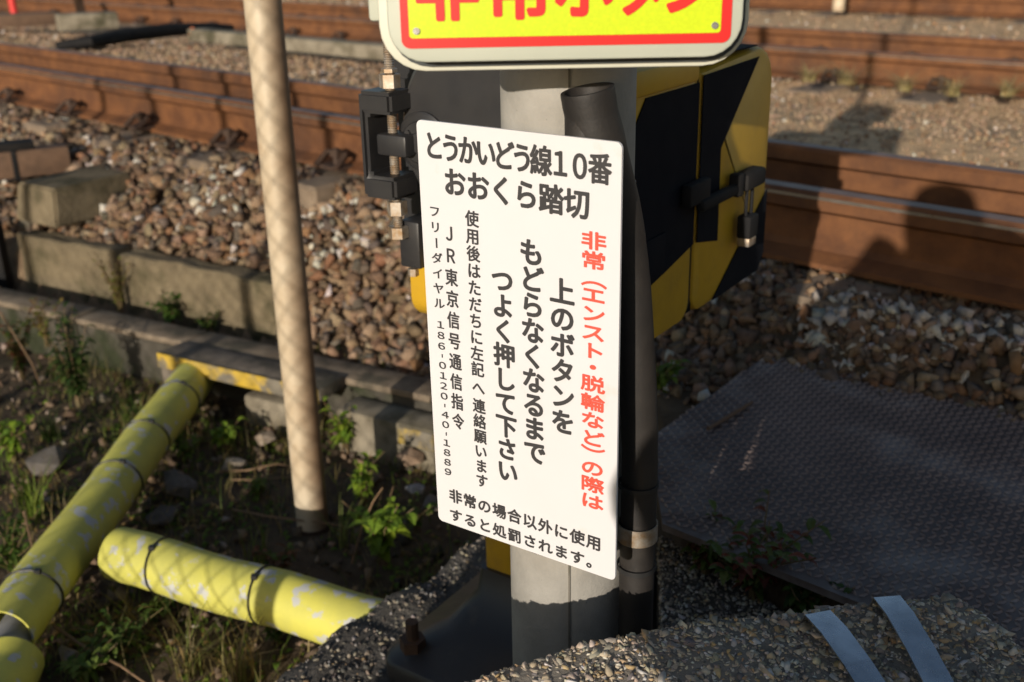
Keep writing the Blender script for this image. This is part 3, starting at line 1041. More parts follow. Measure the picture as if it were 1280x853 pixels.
# front plate with boss rings and arm clamp
tube('front_plate', MT['black'], mc, [(-.185, -.001, 1.105), (-.185, -.042, 1.105), (-.185, -.05, 1.105)], [.142, .142, .134], 56, smooth=35)
for r_, y_ in ((.042, -.056), (.030, -.062), (.014, -.066)):
    tube('boss_ring', MT['black'], mc, [(-.285, -.048, 1.09), (-.285, y_ + .002, 1.09), (-.285, y_, 1.09)], [r_, r_, r_ * .92], 32, smooth=35)
for a in range(5):
    ang = 2 * math.pi * a / 5
    tube('cap_bolt', MT['black'], mc, [(-.285 + .021 * math.cos(ang), -.058, 1.09 + .021 * math.sin(ang)), (-.285 + .021 * math.cos(ang), -.066, 1.09 + .021 * math.sin(ang))], .0045, 8)
bm = bmesh.new()
cl = [(-.364, 1.012), (-.305, 1.012), (-.305, 1.044), (-.350, 1.044), (-.350, 1.060), (-.350, 1.130), (-.305, 1.130), (-.305, 1.160), (-.364, 1.160)]
b_prism(bm, cl, 'Y', -.095, -.04)
bmesh.ops.recalc_face_normals(bm, faces=bm.faces)
bmesh.ops.bevel(bm, geom=[e for e in bm.edges if e.calc_face_angle(0) > R(50)], offset=.005, segments=2, affect='EDGES')
bm_obj('clamp', bm, MT['black'], mc, 40)
box('clamp_tab', MT['black'], mc, -.342, -.290, -.085, -.045, 1.072, 1.102, .004)
stx, sty = -.325, -.068
bm = bmesh.new()
zz = .962; pts_, rr_ = [], []
while zz < 1.235:
    pts_ += [(stx, sty, zz), (stx, sty, zz + .0016)]; rr_ += [.0072, .0060]; zz += .0032
b_tube(bm, pts_, rr_, 12)
stud = bm_obj('threaded_stud', bm, MT['bolt'], mc, 60)
for z, h, r_ in ((1.1635, .018, .0145), (.986, .0195, .0145), (.952, .016, .0145), (1.184, .005, .011)):
    tube('nut', MT['bolt'], stud, [(stx, sty, z), (stx, sty, z + h)], r_, 6, smooth=20)
box('lower_block', MT['black'], mc, -.332, -.295, -.06, -.002, .905, .975, .004)
tube('block_bolt', MT['bolt'], mc, [(-.312, -.055, .893), (-.312, -.055, .904)], .008, 6, smooth=20)
# pedestal and flared base
box('pedestal', MT['yellow'], mc, -.276, -.10, .05, .26, .345, .80, .006)
bm = bmesh.new()
def rr2(x0, x1, y0, y1, r, z): return [bm.verts.new((p[0], p[1], z)) for p in rrect(x0, x1, y0, y1, r, 4)]
rings = [rr2(-.38, .085, -.13, .38, .05, .205), rr2(-.38, .085, -.13, .38, .05, .235), rr2(-.375, .08, -.125, .375, .05, .243), rr2(-.325, .0, -.03, .32, .05, .262), rr2(-.294, -.085, .03, .278, .03, .31), rr2(-.284, -.092, .042, .268, .012, .355)]
for a, b in zip(rings[:-1], rings[1:]):
    for k in range(len(a)):
        bm.faces.new((a[k], a[(k + 1) % len(a)], b[(k + 1) % len(a)], b[k]))
bm.faces.new(rings[0][::-1]); bm.faces.new(rings[-1])
bm_obj('base_flange', bm, MT['black'], mc, 40)
for x, y in ((-.335, -.08), (-.335, .33), (.04, -.08), (.04, .33)):
    bm = bmesh.new()
    b_tube(bm, [(x, y, .243), (x, y, .268)], .022, 6)
    b_tube(bm, [(x, y, .26), (x, y, .30)], .011, 10)
    bm_obj('anchor_bolt', bm, MT['clip'], mc, 20)
# raised gate arm: its shadow is the thin stripe on the far rails
tube('gate_arm', MT['yellow'], mc, [(-.07, -.062, 1.02), (-.07, -.062, 4.2)], .02, 16)

# ------------------------------------------------------------------ checker plate
pz = .47
c1, c2, c3, c4 = at(985, 426, pz), at(1420, 512, pz), at(1250, 850, pz), at(812, 548, pz)
pc = [(c.x, c.y) for c in (c1, c4, at(828, 655, pz), at(1082, 757, pz), at(1330, 880, pz), c2)]
pl = empty('steel_plate', (c1.x, c1.y, pz), 0, 'dark chequered steel plate lying beside the rails in shade', 'steel plate')
loc = [(x - c1.x, y - c1.y) for x, y in pc]
prism('sheet', MT['plate'], pl, loc, 'Z', -.012, 0)


def inside(x, y, poly):
    res = np.zeros(len(x), bool)
    n = len(poly)
    for i in range(n):
        x0, y0 = poly[i]; x1, y1 = poly[(i + 1) % n]
        cond = ((y0 > y) != (y1 > y)) & (x < (x1 - x0) * (y - y0) / (y1 - y0 + 1e-12) + x0)
        res ^= cond
    return res


# diagonal lozenge lugs, alternating directions
ea = np.array([math.cos(R(-34)), math.sin(R(-34))]); eb = np.array([-ea[1], ea[0]])
ii, jj = np.meshgrid(np.arange(-120, 120), np.arange(-120, 120))
ii, jj = ii.ravel(), jj.ravel()
p = (ii[:, None] * ea + jj[:, None] * eb) * .0140
k = inside(p[:, 0], p[:, 1], [(x * .985, y * .985) for x, y in loc])
p, ii, jj = p[k], ii[k], jj[k]
lug = np.array([(-.0084, 0, 0), (0, -.0036, 0), (.0084, 0, 0), (0, .0036, 0), (-.005, 0, .0034), (.005, 0, .0034)])
lf = np.array([(0, 1, 5, 4), (1, 2, 5, 5), (2, 3, 4, 5), (3, 0, 4, 4)])
VV, FF = [], []
for q, (c_, a_, b_) in enumerate(zip(p, ii, jj)):
    ang = R(-34 + (45 if (a_ + b_) % 2 else -45))
    ca, sa = math.cos(ang), math.sin(ang)
    for v in lug:
        VV.append((c_[0] + v[0] * ca - v[1] * sa, c_[1] + v[0] * sa + v[1] * ca, v[2] + .0002))
    o6 = q * 6
    FF += [(o6, o6 + 1, o6 + 5, o6 + 4), (o6 + 1, o6 + 2, o6 + 5), (o6 + 2, o6 + 3, o6 + 4, o6 + 5), (o6 + 3, o6, o6 + 4)]
me = bpy.data.meshes.new('tread_lugs'); me.from_pydata(VV, [], FF)
tag(link('tread_lugs', me, MT['worn'], pl), kind='stuff')
a, b = at(885, 536, pz + .006), at(940, 503, pz + .006)
tag(tube('dry_stick', MT['timber'], None, [a, a.lerp(b, .5) + Vector((.004, .002, .001)), b], [.004, .005, .003], 6), 'thin dark stick lying on the chequered steel plate', 'stick')

# ------------------------------------------------------------------ whitish pole and yellow pipes
po = empty('steel_pole', (-.492, 2.317, -.05), 0, 'cream painted steel pole with rust streaks rising from the weeds', 'pole')
tube('shaft', MT['rustpole'], po, [(0, 0, 0), (0, 0, .5), (0, 0, 1.0), (0, 0, 1.6), (0, 0, 2.3)], .0382, 40)
tube('base_collar', MT['clip'], po, [(0, 0, 0), (0, 0, .068)], .041, 32)


def gpipe(label, a, b, r, ties, inner=True, slit=None):
    a, b = Vector(a), Vector(b)
    d = (b - a)
    t = empty('guard_pipe', a, 0, label, 'pipe')
    ln = d.length; dn = d.normalized()
    n = 10
    bm = bmesh.new()
    pts = [dn * (ln * i / n) + Vector((0, 0, .004 * math.sin(i * 1.3))) for i in range(n + 1)]
    ro = b_tube(bm, pts, r, 40, False)
    ri = b_tube(bm, pts, r - .004, 40, False)
    for x, y in ((ro[0], ri[0]), (ro[-1], ri[-1])):
        for k in range(40):
            bm.faces.new((x[k], x[(k + 1) % 40], y[(k + 1) % 40], y[k]))
    bm_obj('sleeve', bm, MT['pipey'], t, 40)
    for f in ties:
        c = dn * (ln * f) + Vector((0, 0, .004 * math.sin(f * n * 1.3)))
        bm = bmesh.new()
        sk = dn * .006
        u = dn.cross(Vector((0, 0, 1))).normalized(); w = u.cross(dn)
        ring = [c + (u * math.cos(2 * math.pi * k / 32) + w * math.sin(2 * math.pi * k / 32)) * (r + .0016) + sk * math.cos(2 * math.pi * k / 32 + 1) * 1.2 for k in range(33)]
        b_tube(bm, ring, .0024, 6, False)
        hd = ring[6]
        b_box(bm, hd.x - .006, hd.x + .006, hd.y - .006, hd.y + .006, hd.z - .004, hd.z + .005)
        bm_obj('cable_tie', bm, MT['tie'], t, 40)
    return t


gpipe('long faded yellow pipe reaching under the concrete slab by the kerb', (-.997, 1.775, .10), (-.955, 3.11, .115), .060, (.10, .46, .62, .82))
gpipe('short yellow pipe with two cable ties running into the foundation', (-.865, 2.058, .105), (-.20, 1.735, .105), .058, (.175, .535))
gpipe('yellow pipe piece continuing below the gap with the grey inner pipe', at(-70, 985, .07), at(15, 826, .07), .060, (.4,))
tag(tube('inner_pipe', MT['pipegrey'], None, [(-.985, 1.3, .078), (-.985, 2.2, .085)], .040, 24), 'grey pipe seen in the gap between two yellow pipes', 'pipe')

# ------------------------------------------------------------------ cable trough, kerb and slabs
TA = math.atan2(-.496, .868)
tr = empty('cable_trough', (-1.844, 3.758, 0), TA, 'grey concrete cable trough with lids along the foot of the ballast', 'cable trough')
# local x along trough (away to the right), local y towards the rails; far edge y = 0
x = -2.0
k = 0
while x < 2.25:
    L_ = .50 if k != 6 else .42
    zo = random.uniform(-.004, .004)
    box('trough_section', MT['shadeconc'], tr, x + .003, x + L_ - .003, -.088, .01, -.08, .148 + zo, .006)
    box('lid', MT['lid'], tr, x + .004, x + L_ - .004, -.094, .014, .1505 + zo, .172 + zo, .005)
    x += L_; k += 1


def tl(px_, py_, z):
    q = at(px_, py_, z) - Vector((-1.844, 3.758, 0))
    c, s = math.cos(-TA), math.sin(-TA)
    return q.x * c - q.y * s, q.x * s + q.y * c


a, b = tl(205, 440, .17), tl(398, 492, .17)
ys_ = empty('cover_slab', (-1.844, 3.758, 0), TA, 'concrete cover slab with a yellow painted edge over the long pipe', 'slab')
box('top', MT['trough'], ys_, a[0], b[0], -.212, -.0965, .140, .178, .006)
box('front_edge', MT['ystain'], ys_, a[0] + .008, b[0] - .004, -.219, -.213, .135, .181, .002)
box('side_leg', MT['trough'], ys_, a[0] + .002, a[0] + .05, -.205, -.0965, -.05, .138, .006)
a2 = tl(470, 520, .15)
ys2 = empty('cover_slab', (-1.844, 3.758, 0), TA, 'concrete slab with yellow paint traces beside the trough, behind the white board', 'slab')
box('top', MT['conc'], ys2, b[0] + .04, a2[0] + .32, -.20, -.0965, -.05, .125, .008)
box('front_edge', MT['ystain'], ys2, a2[0] + .05, a2[0] + .3, -.206, -.2005, .07, .12, .002)
lb = tl(290, 500, .1); lb2 = tl(365, 520, .1)
o = box('concrete_lump', MT['conc'], None, 0, lb2[0] - lb[0], 0, .09, 0, .10, .012)
o.location = Vector((-1.844, 3.758, 0)) + Vector((math.cos(TA) * lb[0] - math.sin(TA) * (-.2), math.sin(TA) * lb[0] + math.cos(TA) * (-.2), .0))
o.rotation_euler = (0, 0, TA)
tag(o, 'loose concrete lump lying under the yellow edged slab', 'concrete')

KA = math.atan2(-.525, .851)


def kerb(px0, px1, label, seed, mat):
    def topv(px): return 292 + (px - 20) * (355 - 292) / 325
    a, b = at(px0, topv(px0), .32), at(px1, topv(px1), .32)
    L_ = (b - a).length
    t = tag(box('kerb_stone', mat, None, 0, L_ - .008, 0, .09, .0, .32, .012), label, 'kerb')
    t.location = (a.x, a.y, 0)
    t.rotation_euler = (0, 0, math.atan2(b.y - a.y, b.x - a.x))
    me = t.data
    bm = bmesh.new(); bm.from_mesh(me)
    bmesh.ops.subdivide_edges(bm, edges=[e for e in bm.edges if e.calc_length() > .05], cuts=9, use_grid_fill=True)
    for v in bm.verts:
        v.co.z += .012 * vnoise(v.co, 9, seed) + (.010 * min(0, vnoise(v.co, 22, seed)) if v.co.z > .28 else 0)
        v.co.y += .010 * vnoise(v.co, 8, seed + 3) + .004 * vnoise(v.co, 30, seed)
    bm.to_mesh(me); bm.free()
    smooth_by_angle(me, 45)


kerb(20, 143, 'upright concrete kerb stone beside the dark gap, below the sleeper block', 2, MT['kerb'])
kerb(146, 346, 'upright concrete kerb stone with mossy yellow top, next to the cream pole', 5, MT['kerb'])
o = box('timber_post', MT['dark'], None, -.04, .04, -.03, .03, 0, .36, .004)
g = at(-2, 345, .15); o.location = (g.x, g.y, 0)
tag(o, 'dark stump of a post at the end of the kerb stones', 'post')

# sleeper-shaped concrete block and timber beam on the ballast
z_ = .50
tp = [at(21, 228, z_), at(67, 237, z_), at(162, 216, z_), at(117, 206, z_)]
bm = bmesh.new()
c = sum(tp, Vector()) / 4
top = [bm.verts.new(q - c) for q in tp]
bt = []
for q in tp:
    d = (q - c)
    bt.append(bm.verts.new(Vector((d.x * 1.14, d.y * 1.14, -.14))))
bm.faces.new(top); bm.faces.new(bt[::-1])
for i in range(4):
    bm.faces.new((top[i], bt[i], bt[(i + 1) % 4], top[(i + 1) % 4]))
bmesh.ops.recalc_face_normals(bm, faces=bm.faces)
bmesh.ops.bevel(bm, geom=list(bm.edges), offset=.008, segments=2, affect='EDGES')
o = bm_obj('concrete_sleeper_end', bm, MT['kerb'], None, 40)
o.location = c
tag(o, 'tapered concrete sleeper end resting on the ballast behind the kerb', 'concrete block')
a, b = at(-60, 216, .50), at(88, 200, .50)
tb = empty('timber_beam', a, math.atan2((b - a).y, (b - a).x), 'brown timber beam with a black strap beside the concrete sleeper end', 'beam')
L_ = (b - a).length
box('beam', MT['timber'], tb, 0, L_, 0, .10, -.05, .055, .005)
box('strap', MT['dark'], tb, L_ * .5, L_ * .5 + .02, -.003, .103, -.053, .058, .001)
box('cap', MT['dark'], tb, L_ * .1, L_ * .72, .02, .12, .0555, .085, .004)

# ------------------------------------------------------------------ things between the tracks, far left and right
def cyl_at(name, mat, u, v, z, h, r, label, cat, n=16, lean=(0, 0)):
    g = at(u, v, z)
    return tag(tube(name, mat, None, [g, g + Vector((lean[0], lean[1], h))], r, n), label, cat)


cyl_at('marker_post', MT['redpaint'], 20, 26, .56, .8, .035, 'red marker post standing between the tracks by a dark plank', 'post', lean=(-.03, 0))
a, b = at(-30, 36, .57), at(74, 30, .57)
o = box('dark_plank', MT['timber'], None, 0, (b - a).length, -.12, .12, 0, .11, .01)
o.location = a; o.rotation_euler = (0, 0, math.atan2((b - a).y, (b - a).x))
tag(o, 'dark timber plank between the tracks at the foot of the red post', 'plank')
a, b = at(73, 40, .55), at(150, 36, .55)
o = box('concrete_chunk', MT['conc'], None, 0, (b - a).length, 0, .28, 0, .14, .015)
o.location = a; o.rotation_euler = (0, 0, math.atan2((b - a).y, (b - a).x))
tag(o, 'square concrete chunk between the tracks beside the dark plank', 'concrete block')
pts = [at(70, 58, .58), at(110, 53, .60), at(160, 44, .60), at(210, 38, .60), at(262, 35, .57), at(290, 35, .55)]
tag(tube('black_cable', MT['dark'], None, pts, [.03, .05, .055, .055, .045, .03], 12), 'thick black cable arching over the gravel between the tracks', 'cable')
a, b = at(243, 48, .56), at(492, 72, .56)
o = box('concrete_beam', MT['conc'], None, 0, (b - a).length, -.06, .10, -.02, .075, .012)
o.location = a; o.rotation_euler = (0, 0, math.atan2((b - a).y, (b - a).x))
tag(o, 'long low concrete beam lying on the gravel between the tracks', 'beam')
g = at(243, 42, .6)
bm = bmesh.new(); bmesh.ops.create_icosphere(bm, subdivisions=2, radius=.045)
for v in bm.verts: v.co *= 1 + .4 * vnoise(v.co, 20, 4)
o = bm_obj('orange_stone', bm, M('orange_brick', (.55, .17, .07), (.4, .13, .06), .8, scale=20), None, 30)
o.location = g
tag(o, 'orange stone at the end of the long low concrete beam', 'stone')
g = at(102, 18, .55)
tag(tube('timber_stub', MT['timber'], None, [g, g + Vector((-.05, 0, .5))], [.05, .045], 10), 'short timber stub against the second track near the concrete chunk', 'post')
g = at(1048, 14, .5)
tag(tube('pale_marker', MT['polepaint'], None, [g, g + Vector((0, 0, .9))], .06, 12), 'pale marker post beyond the second railway track', 'post')
g = at(410, 143, RAIL_Z - .02)
bm = bmesh.new(); bmesh.ops.create_icosphere(bm, subdivisions=2, radius=.016)
for v in bm.verts: v.co.z *= .6; v.co *= 1 + .4 * vnoise(v.co, 50, 4)
o = bm_obj('teal_scrap', bm, MT['teal'], None, 30); o.location = g
o.location = (RN[0] * 2.50 + RD[0] * ((g.x * RD[0] + g.y * RD[1])), RN[1] * 2.50 + RD[1] * ((g.x * RD[0] + g.y * RD[1])), RAIL_Z - .03)
tag(o, 'tiny teal plastic scrap behind the head of the near rail', 'scrap')

# ------------------------------------------------------------------ single stones and rocks
def rock(u, v, z, r, col, label, flat=.7, seed=0):
    vv, ff = stone_variant(200 + seed, 22, flat)
    me = bpy.data.meshes.new('stone')
    me.from_pydata((vv * r).tolist(), [], ff.tolist())
    ca = me.color_attributes.new('Col', 'FLOAT_COLOR', 'POINT')
    ca.data.foreach_set('color', np.tile(np.array([*col, 1.0], dtype=np.float32), len(vv)))
    o = link('stone', me, MT['stone'])
    g = at(u, v, z)
    o.location = g; o.rotation_euler = (0, 0, seed)
    tag(o, label, 'stone')


rock(58, 578, .03, .065, (.16, .145, .13), 'grey angular rock in the weeds beside the long yellow pipe', .55, 1)
rock(222, 606, .03, .055, (.15, .14, .13), 'rounded grey rock touching the long yellow pipe near the short one', .8, 2)
rock(293, 581, .02, .034, (.42, .36, .29), 'pale stone in the soil beyond the short yellow pipe', .6, 3)
rock(519, 610, .05, .027, (.42, .43, .46), 'bluish white stone next to the lower edge of the white board', .6, 4)
rock(330, 548, .03, .036, (.33, .27, .21), 'tan stone in the soil near the foot of the yellow edged slab', .6, 5)
rock(512, 572, .05, .036, (.28, .2, .14), 'brown stone on the soil below the trough by the white board', .7, 6)
rock(540, 630, .06, .03, (.20, .17, .15), 'dark stone just above the crest of the foundation', .7, 7)
rock(465, 600, .03, .03, (.22, .16, .11), 'reddish brown stone behind the bright green weed', .7, 8)
rock(205, 645, .02, .05, (.12, .11, .105), 'flat dark slate between the two yellow pipes', .3, 9)

# soil litter: small stones over the dark earth
nlit = 3200
x = rng.uniform(-2.2, .25, nlit); y = rng.uniform(1.1, 3.6, nlit)
ok = (KN[0] * x + KN[1] * y < 2.38)
x, y = x[ok], y[ok]
s = rng.uniform(.004, .015, len(x)) * rng.choice([1, 1, 1.8], len(x))
tag(scatter('soil_pebbles', np.stack([x, y, ground_z(x, y) + s * .3], 1), s,
            palette(len(x), [(.16, .115, .08), (.25, .18, .12), (.34, .29, .24), (.10, .08, .06)], [4, 3, 1.2, 3]), MT['stone']),
    'small pebbles and crumbs scattered over the dark soil by the pipes', 'pebbles', kind='stuff')

# ------------------------------------------------------------------ plants
def colored_mesh(name, VV, FF, CC, mat, parent):
    me = bpy.data.meshes.new(name)
    me.from_pydata(VV, [], FF)
    ca = me.color_attributes.new('Col', 'FLOAT_COLOR', 'POINT')
    ca.data.foreach_set('color', np.concatenate([np.array(CC), np.ones((len(CC), 1))], 1).astype(np.float32).ravel())
    return link(name, me, mat, parent)


def add_leaf(VV, FF, CC, p, d, ln, wd, col, droop=.3):
    d = d.normalized()
    side = d.cross(Vector((0, 0, 1)))
    if side.length < .1: side = Vector((1, 0, 0))
    side.normalize()
    up = side.cross(d)
    b = len(VV)
    for t, w, h in ((0, .12, 0), (.3, .8, .05), (.6, 1.0, .04), (.85, .6, -.06), (1.0, .05, -.2)):
        c = p + d * (ln * t) + Vector((0, 0, -droop * ln * t * t)) + up * (ln * h)
        VV.append(tuple(c - side * (wd / 2 * w) + up * (wd * .18 * w)))
        VV.append(tuple(c))
        VV.append(tuple(c + side * (wd / 2 * w) + up * (wd * .18 * w)))
        CC.extend([col] * 3)
    for i in range(4):
        q = b + i * 3
        FF.append((q, q + 1, q + 4, q + 3)); FF.append((q + 1, q + 2, q + 5, q + 4))


def jitter(c, r, a=.25):
    k = r.uniform(1 - a, 1 + a)
    return (min(1, c[0] * k * r.uniform(.9, 1.1)), min(1, c[1] * k), min(1, c[2] * k * r.uniform(.85, 1.15)))


def weed(u, v, z, label, seed, h=.12, n=9, leaf=.03, lw=.6, spread=.5, cols=((.10, .17, .025), (.14, .2, .03)), per=9, cat='weed', group=None, name='leafy_weed'):
    r = random.Random(seed)
    g = at(u, v, z)
    t = empty(name, g, r.uniform(0, 6), label, cat, group)
    VV, FF, CC = [], [], []
    bm = bmesh.new()
    for i in range(n):
        a = r.uniform(0, 2 * math.pi); hh = h * r.uniform(.5, 1.1); sp = spread * hh * r.uniform(.3, 1.2)
        pts = [Vector((math.cos(a) * .01, math.sin(a) * .01, -.01))]
        for k in range(1, 5):
            q = k / 4
            pts.append(Vector((math.cos(a) * sp * q * q + r.uniform(-.006, .006), math.sin(a) * sp * q * q + r.uniform(-.006, .006), hh * q)))
        b_tube(bm, pts, [.0022, .002, .0018, .0014, .001], 5)
        for k in range(per):
            q = r.uniform(.2, 1.0)
            i0 = min(3, int(q * 4)); p = pts[i0].lerp(pts[i0 + 1], q * 4 - i0)
            b = r.uniform(0, 2 * math.pi)
            d = Vector((math.cos(b), math.sin(b), r.uniform(.0, .9)))
            add_leaf(VV, FF, CC, p, d, leaf * r.uniform(.55, 1.2), leaf * lw * r.uniform(.7, 1.1), jitter(r.choice(cols), r), r.uniform(0, .5))
    bm_obj('stems', bm, MT['stem'], t, 60)
    tag(colored_mesh('leaves', VV, FF, CC, MT['leaf'], t), kind='stuff')
    return t


def grass(u, v, z, label, seed, h=.14, n=30, spread=.6, cols=((.13, .19, .03), (.18, .22, .05)), wd=.005, group=None, pos=None):
    r = random.Random(seed)
    g = at(u, v, z) if pos is None else Vector(pos)
    VV, FF, CC = [], [], []
    for i in range(n):
        a = r.uniform(0, 2 * math.pi); hh = h * r.uniform(.45, 1.1); sp = spread * hh * r.uniform(.1, 1.3)
        b0 = Vector((r.gauss(0, .014), r.gauss(0, .014), -.008))
        d = Vector((math.cos(a), math.sin(a), 0)); s = Vector((-d.y, d.x, 0))
        col = jitter(r.choice(cols), r)
        b = len(VV)
        for q in (0, .35, .7, 1.0):
            c = b0 + d * (sp * q * q) + Vector((0, 0, hh * (q - .25 * q * q)))
            w = wd * (1 - q * .92) / 2
            VV += [tuple(c - s * w), tuple(c + s * w)]; CC += [col, col]
        for k in range(3):
            FF.append((b + 2 * k, b + 2 * k + 1, b + 2 * k + 3, b + 2 * k + 2))
    o = colored_mesh('grass_tuft', VV, FF, CC, MT['leaf'], None)
    o.location = g
    return tag(o, label, 'grass', group)


BR = ((.20, .30, .03), (.26, .36, .04), (.15, .24, .03))
DK = ((.045, .085, .018), (.06, .10, .02), (.035, .06, .015))
RD_ = ((.10, .14, .03), (.17, .055, .03), (.07, .11, .02), (.22, .18, .05))
YG = ((.22, .23, .04), (.15, .19, .03), (.27, .2, .05), (.2, .1, .04))
weed(478, 700, .02, 'bright green leafy weed between the cream pole and the white board', 1, .15, 11, .038, .75, .55, BR, 9)
weed(432, 562, .02, 'green weed growing at the foot of the trough behind the cream pole', 2, .14, 9, .032, .55, .4, BR, 9)
weed(281, 556, .02, 'small bright weed in front of the yellow edged slab', 3, .06, 8, .035, .7, .9, BR, 7)
weed(323, 620, .01, 'low weed beside the pale twigs near the cream pole', 4, .05, 7, .025, .7, .9, ((.1, .15, .02), (.17, .2, .04)), 7)
weed(100, 505, .02, 'tall dark green weed in front of the trough', 5, .26, 16, .035, .5, .45, DK, 16)
weed(28, 470, .03, 'reddish green weed at the trough beside the tall dark weed', 6, .22, 14, .03, .5, .5, RD_, 14)
weed(150, 388, .13, 'yellow green upright weed growing against the kerb joint', 7, .20, 13, .018, .5, .35, YG, 18)
weed(215, 402, .13, 'low dark green weed along the trough beside the kerb', 8, .09, 12, .03, .6, .9, ((.06, .12, .02), (.09, .16, .03)), 10)
weed(262, 414, .13, 'dark weed by the trough below the shaded kerb stone', 9, .07, 9, .026, .6, .9, DK, 10)
weed(945, 745, .39, 'reddish and green weeds in the gap beside the steel plate', 10, .12, 22, .026, .5, .9, ((.10, .15, .04), (.20, .06, .04), (.14, .17, .05), (.08, .12, .03)), 15)
weed(880, 715, .39, 'dark weeds crowding the gap between post and plate', 11, .09, 16, .024, .5, .8, ((.09, .14, .03), (.12, .16, .04), (.14, .06, .04)), 13)
weed(1000, 775, .39, 'small dark weed at the edge of the steel plate by the block', 12, .08, 9, .022, .5, .8, DK, 10)
weed(824, 492, .42, 'bright green weed at the corner of the plate below the machine', 13, .09, 8, .03, .6, .5, ((.12, .2, .03), (.2, .26, .04)), 8)
weed(150, 812, .01, 'low feathery green plant below the short yellow pipe', 14, .06, 14, .03, .3, 1.2, ((.10, .15, .03), (.07, .12, .025)), 10)
weed(205, 770, .01, 'small feathery plant under the end of the short yellow pipe', 15, .055, 10, .028, .3, 1.2, ((.10, .15, .03), (.07, .12, .025)), 9)
weed(345, 800, .02, 'thin weed between the short pipe and the foundation', 16, .07, 8, .022, .4, .7, DK, 8)
weed(930, 812, .30, 'tiny weed sprouting between the block and the foundation', 17, .06, 6, .02, .5, .6, DK, 7)
weed(18, 575, .01, 'leafy green weed left of the grey rock by the long pipe', 41, .14, 12, .032, .55, .7, BR, 10)
weed(232, 575, .01, 'spreading green weed between the long pipe and the pale stone', 42, .07, 10, .026, .6, 1.1, ((.12, .18, .03), (.17, .24, .04)), 9)
weed(262, 735, .01, 'low green weed tucked in behind the short yellow pipe', 43, .06, 10, .024, .6, 1.0, ((.10, .16, .03), (.15, .2, .04)), 8)
weed(350, 715, .01, 'mixed green and reddish weed between short pipe and pole foot', 44, .07, 10, .024, .6, 1.0, ((.12, .17, .03), (.18, .08, .04)), 8)
weed(455, 625, .02, 'upright weed beside the dry stalk and the brown stones', 45, .13, 9, .028, .6, .5, BR, 9)
weed(18, 720, .01, 'dark leafy weed hugging the outer side of the long pipe', 46, .12, 14, .026, .5, .8, ((.07, .12, .02), (.11, .16, .03)), 11)
weed(110, 850, .0, 'broad low weed beside the yellow pipe gap', 47, .07, 14, .03, .5, 1.2, ((.10, .16, .03), (.14, .19, .04)), 10)
weed(60, 430, .05, 'yellowish weed leaning on the trough lid', 48, .16, 12, .022, .5, .5, YG, 14)
weed(185, 545, .01, 'fresh green weed at the side of the long pipe below the slab', 49, .10, 10, .026, .5, .7, ((.09, .15, .03), (.14, .2, .03)), 9)
weed(520, 660, .04, 'small green weed at the edge of the foundation by the board', 50, .07, 9, .022, .6, .8, ((.10, .16, .03), (.15, .2, .04)), 8)
grass(40, 640, .01, 'bright grass tuft beside the grey rock and the long pipe', 20, .16, 46, .7, ((.19, .27, .04), (.26, .32, .06)), .007)
grass(322, 700, .01, 'thin grass tuft beyond the short yellow pipe', 21, .13, 22, .4)
grass(430, 680, .01, 'sparse grass tuft right behind the cream pole', 22, .14, 18, .6, ((.24, .28, .08), (.16, .2, .05)))
grass(165, 525, .02, 'short grass by the upper end of the long yellow pipe', 23, .10, 30, .7, ((.07, .12, .02), (.12, .17, .03)))
grass(60, 545, .02, 'dark grass tuft below the tall dark weed', 24, .12, 34, .6, ((.06, .10, .02), (.09, .13, .03)))
grass(235, 840, .01, 'dry grass in the foreground soil between pipe and foundation', 25, .14, 34, .8, ((.26, .20, .09), (.16, .17, .05)))
grass(300, 850, .01, 'tall dry grass beside the foundation edge', 26, .17, 34, .7, ((.28, .2, .1), (.18, .16, .06)))
grass(410, 770, .02, 'dry grass stems in front of the end of the short pipe', 27, .13, 20, .6, ((.26, .2, .09), (.2, .16, .07)))
STRAW = ['dry straw tuft at the second track, right beside the thin pole shadow on its rail', 'dry straw tuft just past the thin pole shadow along the second track', 'third dry straw tuft from the thin pole shadow along the second track', 'fourth dry straw tuft from the thin pole shadow along the second track', 'middle dry straw tuft of the row along the second track']
for k, (u, v) in enumerate(((1010, 100), (1060, 104), (1190, 118), (1260, 118), (1130, 112))):
    grass(u, v, .55, STRAW[k], 30 + k, .13, 80, 2.2, ((.48, .38, .2), (.4, .3, .16)), .008, 'straw tufts along the second track')

# ground cover over the soil
VV, FF, CC = [], [], []
r = random.Random(99)
nb = 0
while nb < 17000:
    x, y = r.uniform(-2.4, .1), r.uniform(1.2, 3.7)
    if KN[0] * x + KN[1] * y > 2.36 or (vnoise((x, y, 0), 3.2, 2) + .12 < r.uniform(-.25, .45)):
        continue
    nb += 1
    z = float(ground_z(x, y)) + .004
    if r.random() < .5:
        a = r.uniform(0, 6.28); hh = r.uniform(.015, .085); d = Vector((math.cos(a), math.sin(a), 0)); s = Vector((-d.y, d.x, 0)) * .0016
        col = jitter(r.choice(((.13, .18, .03), (.32, .25, .11), (.22, .17, .08))), r)
        b = len(VV); p = Vector((x, y, z - .006))
        for q in (0, .5, 1):
            c = p + d * hh * .7 * q * q + Vector((0, 0, hh * q)); w = 1 - q * .9
            VV += [tuple(c - s * w), tuple(c + s * w)]; CC += [col, col]
        FF += [(b, b + 1, b + 3, b + 2), (b + 2, b + 3, b + 5, b + 4)]
    else:
        a = r.uniform(0, 6.28)
        add_leaf(VV, FF, CC, Vector((x, y, z)), Vector((math.cos(a), math.sin(a), r.uniform(0, .8))), r.uniform(.01, .028), r.uniform(.006, .015), jitter(r.choice(((.13, .20, .03), (.08, .12, .025), (.26, .16, .07), (.19, .26, .04))), r))
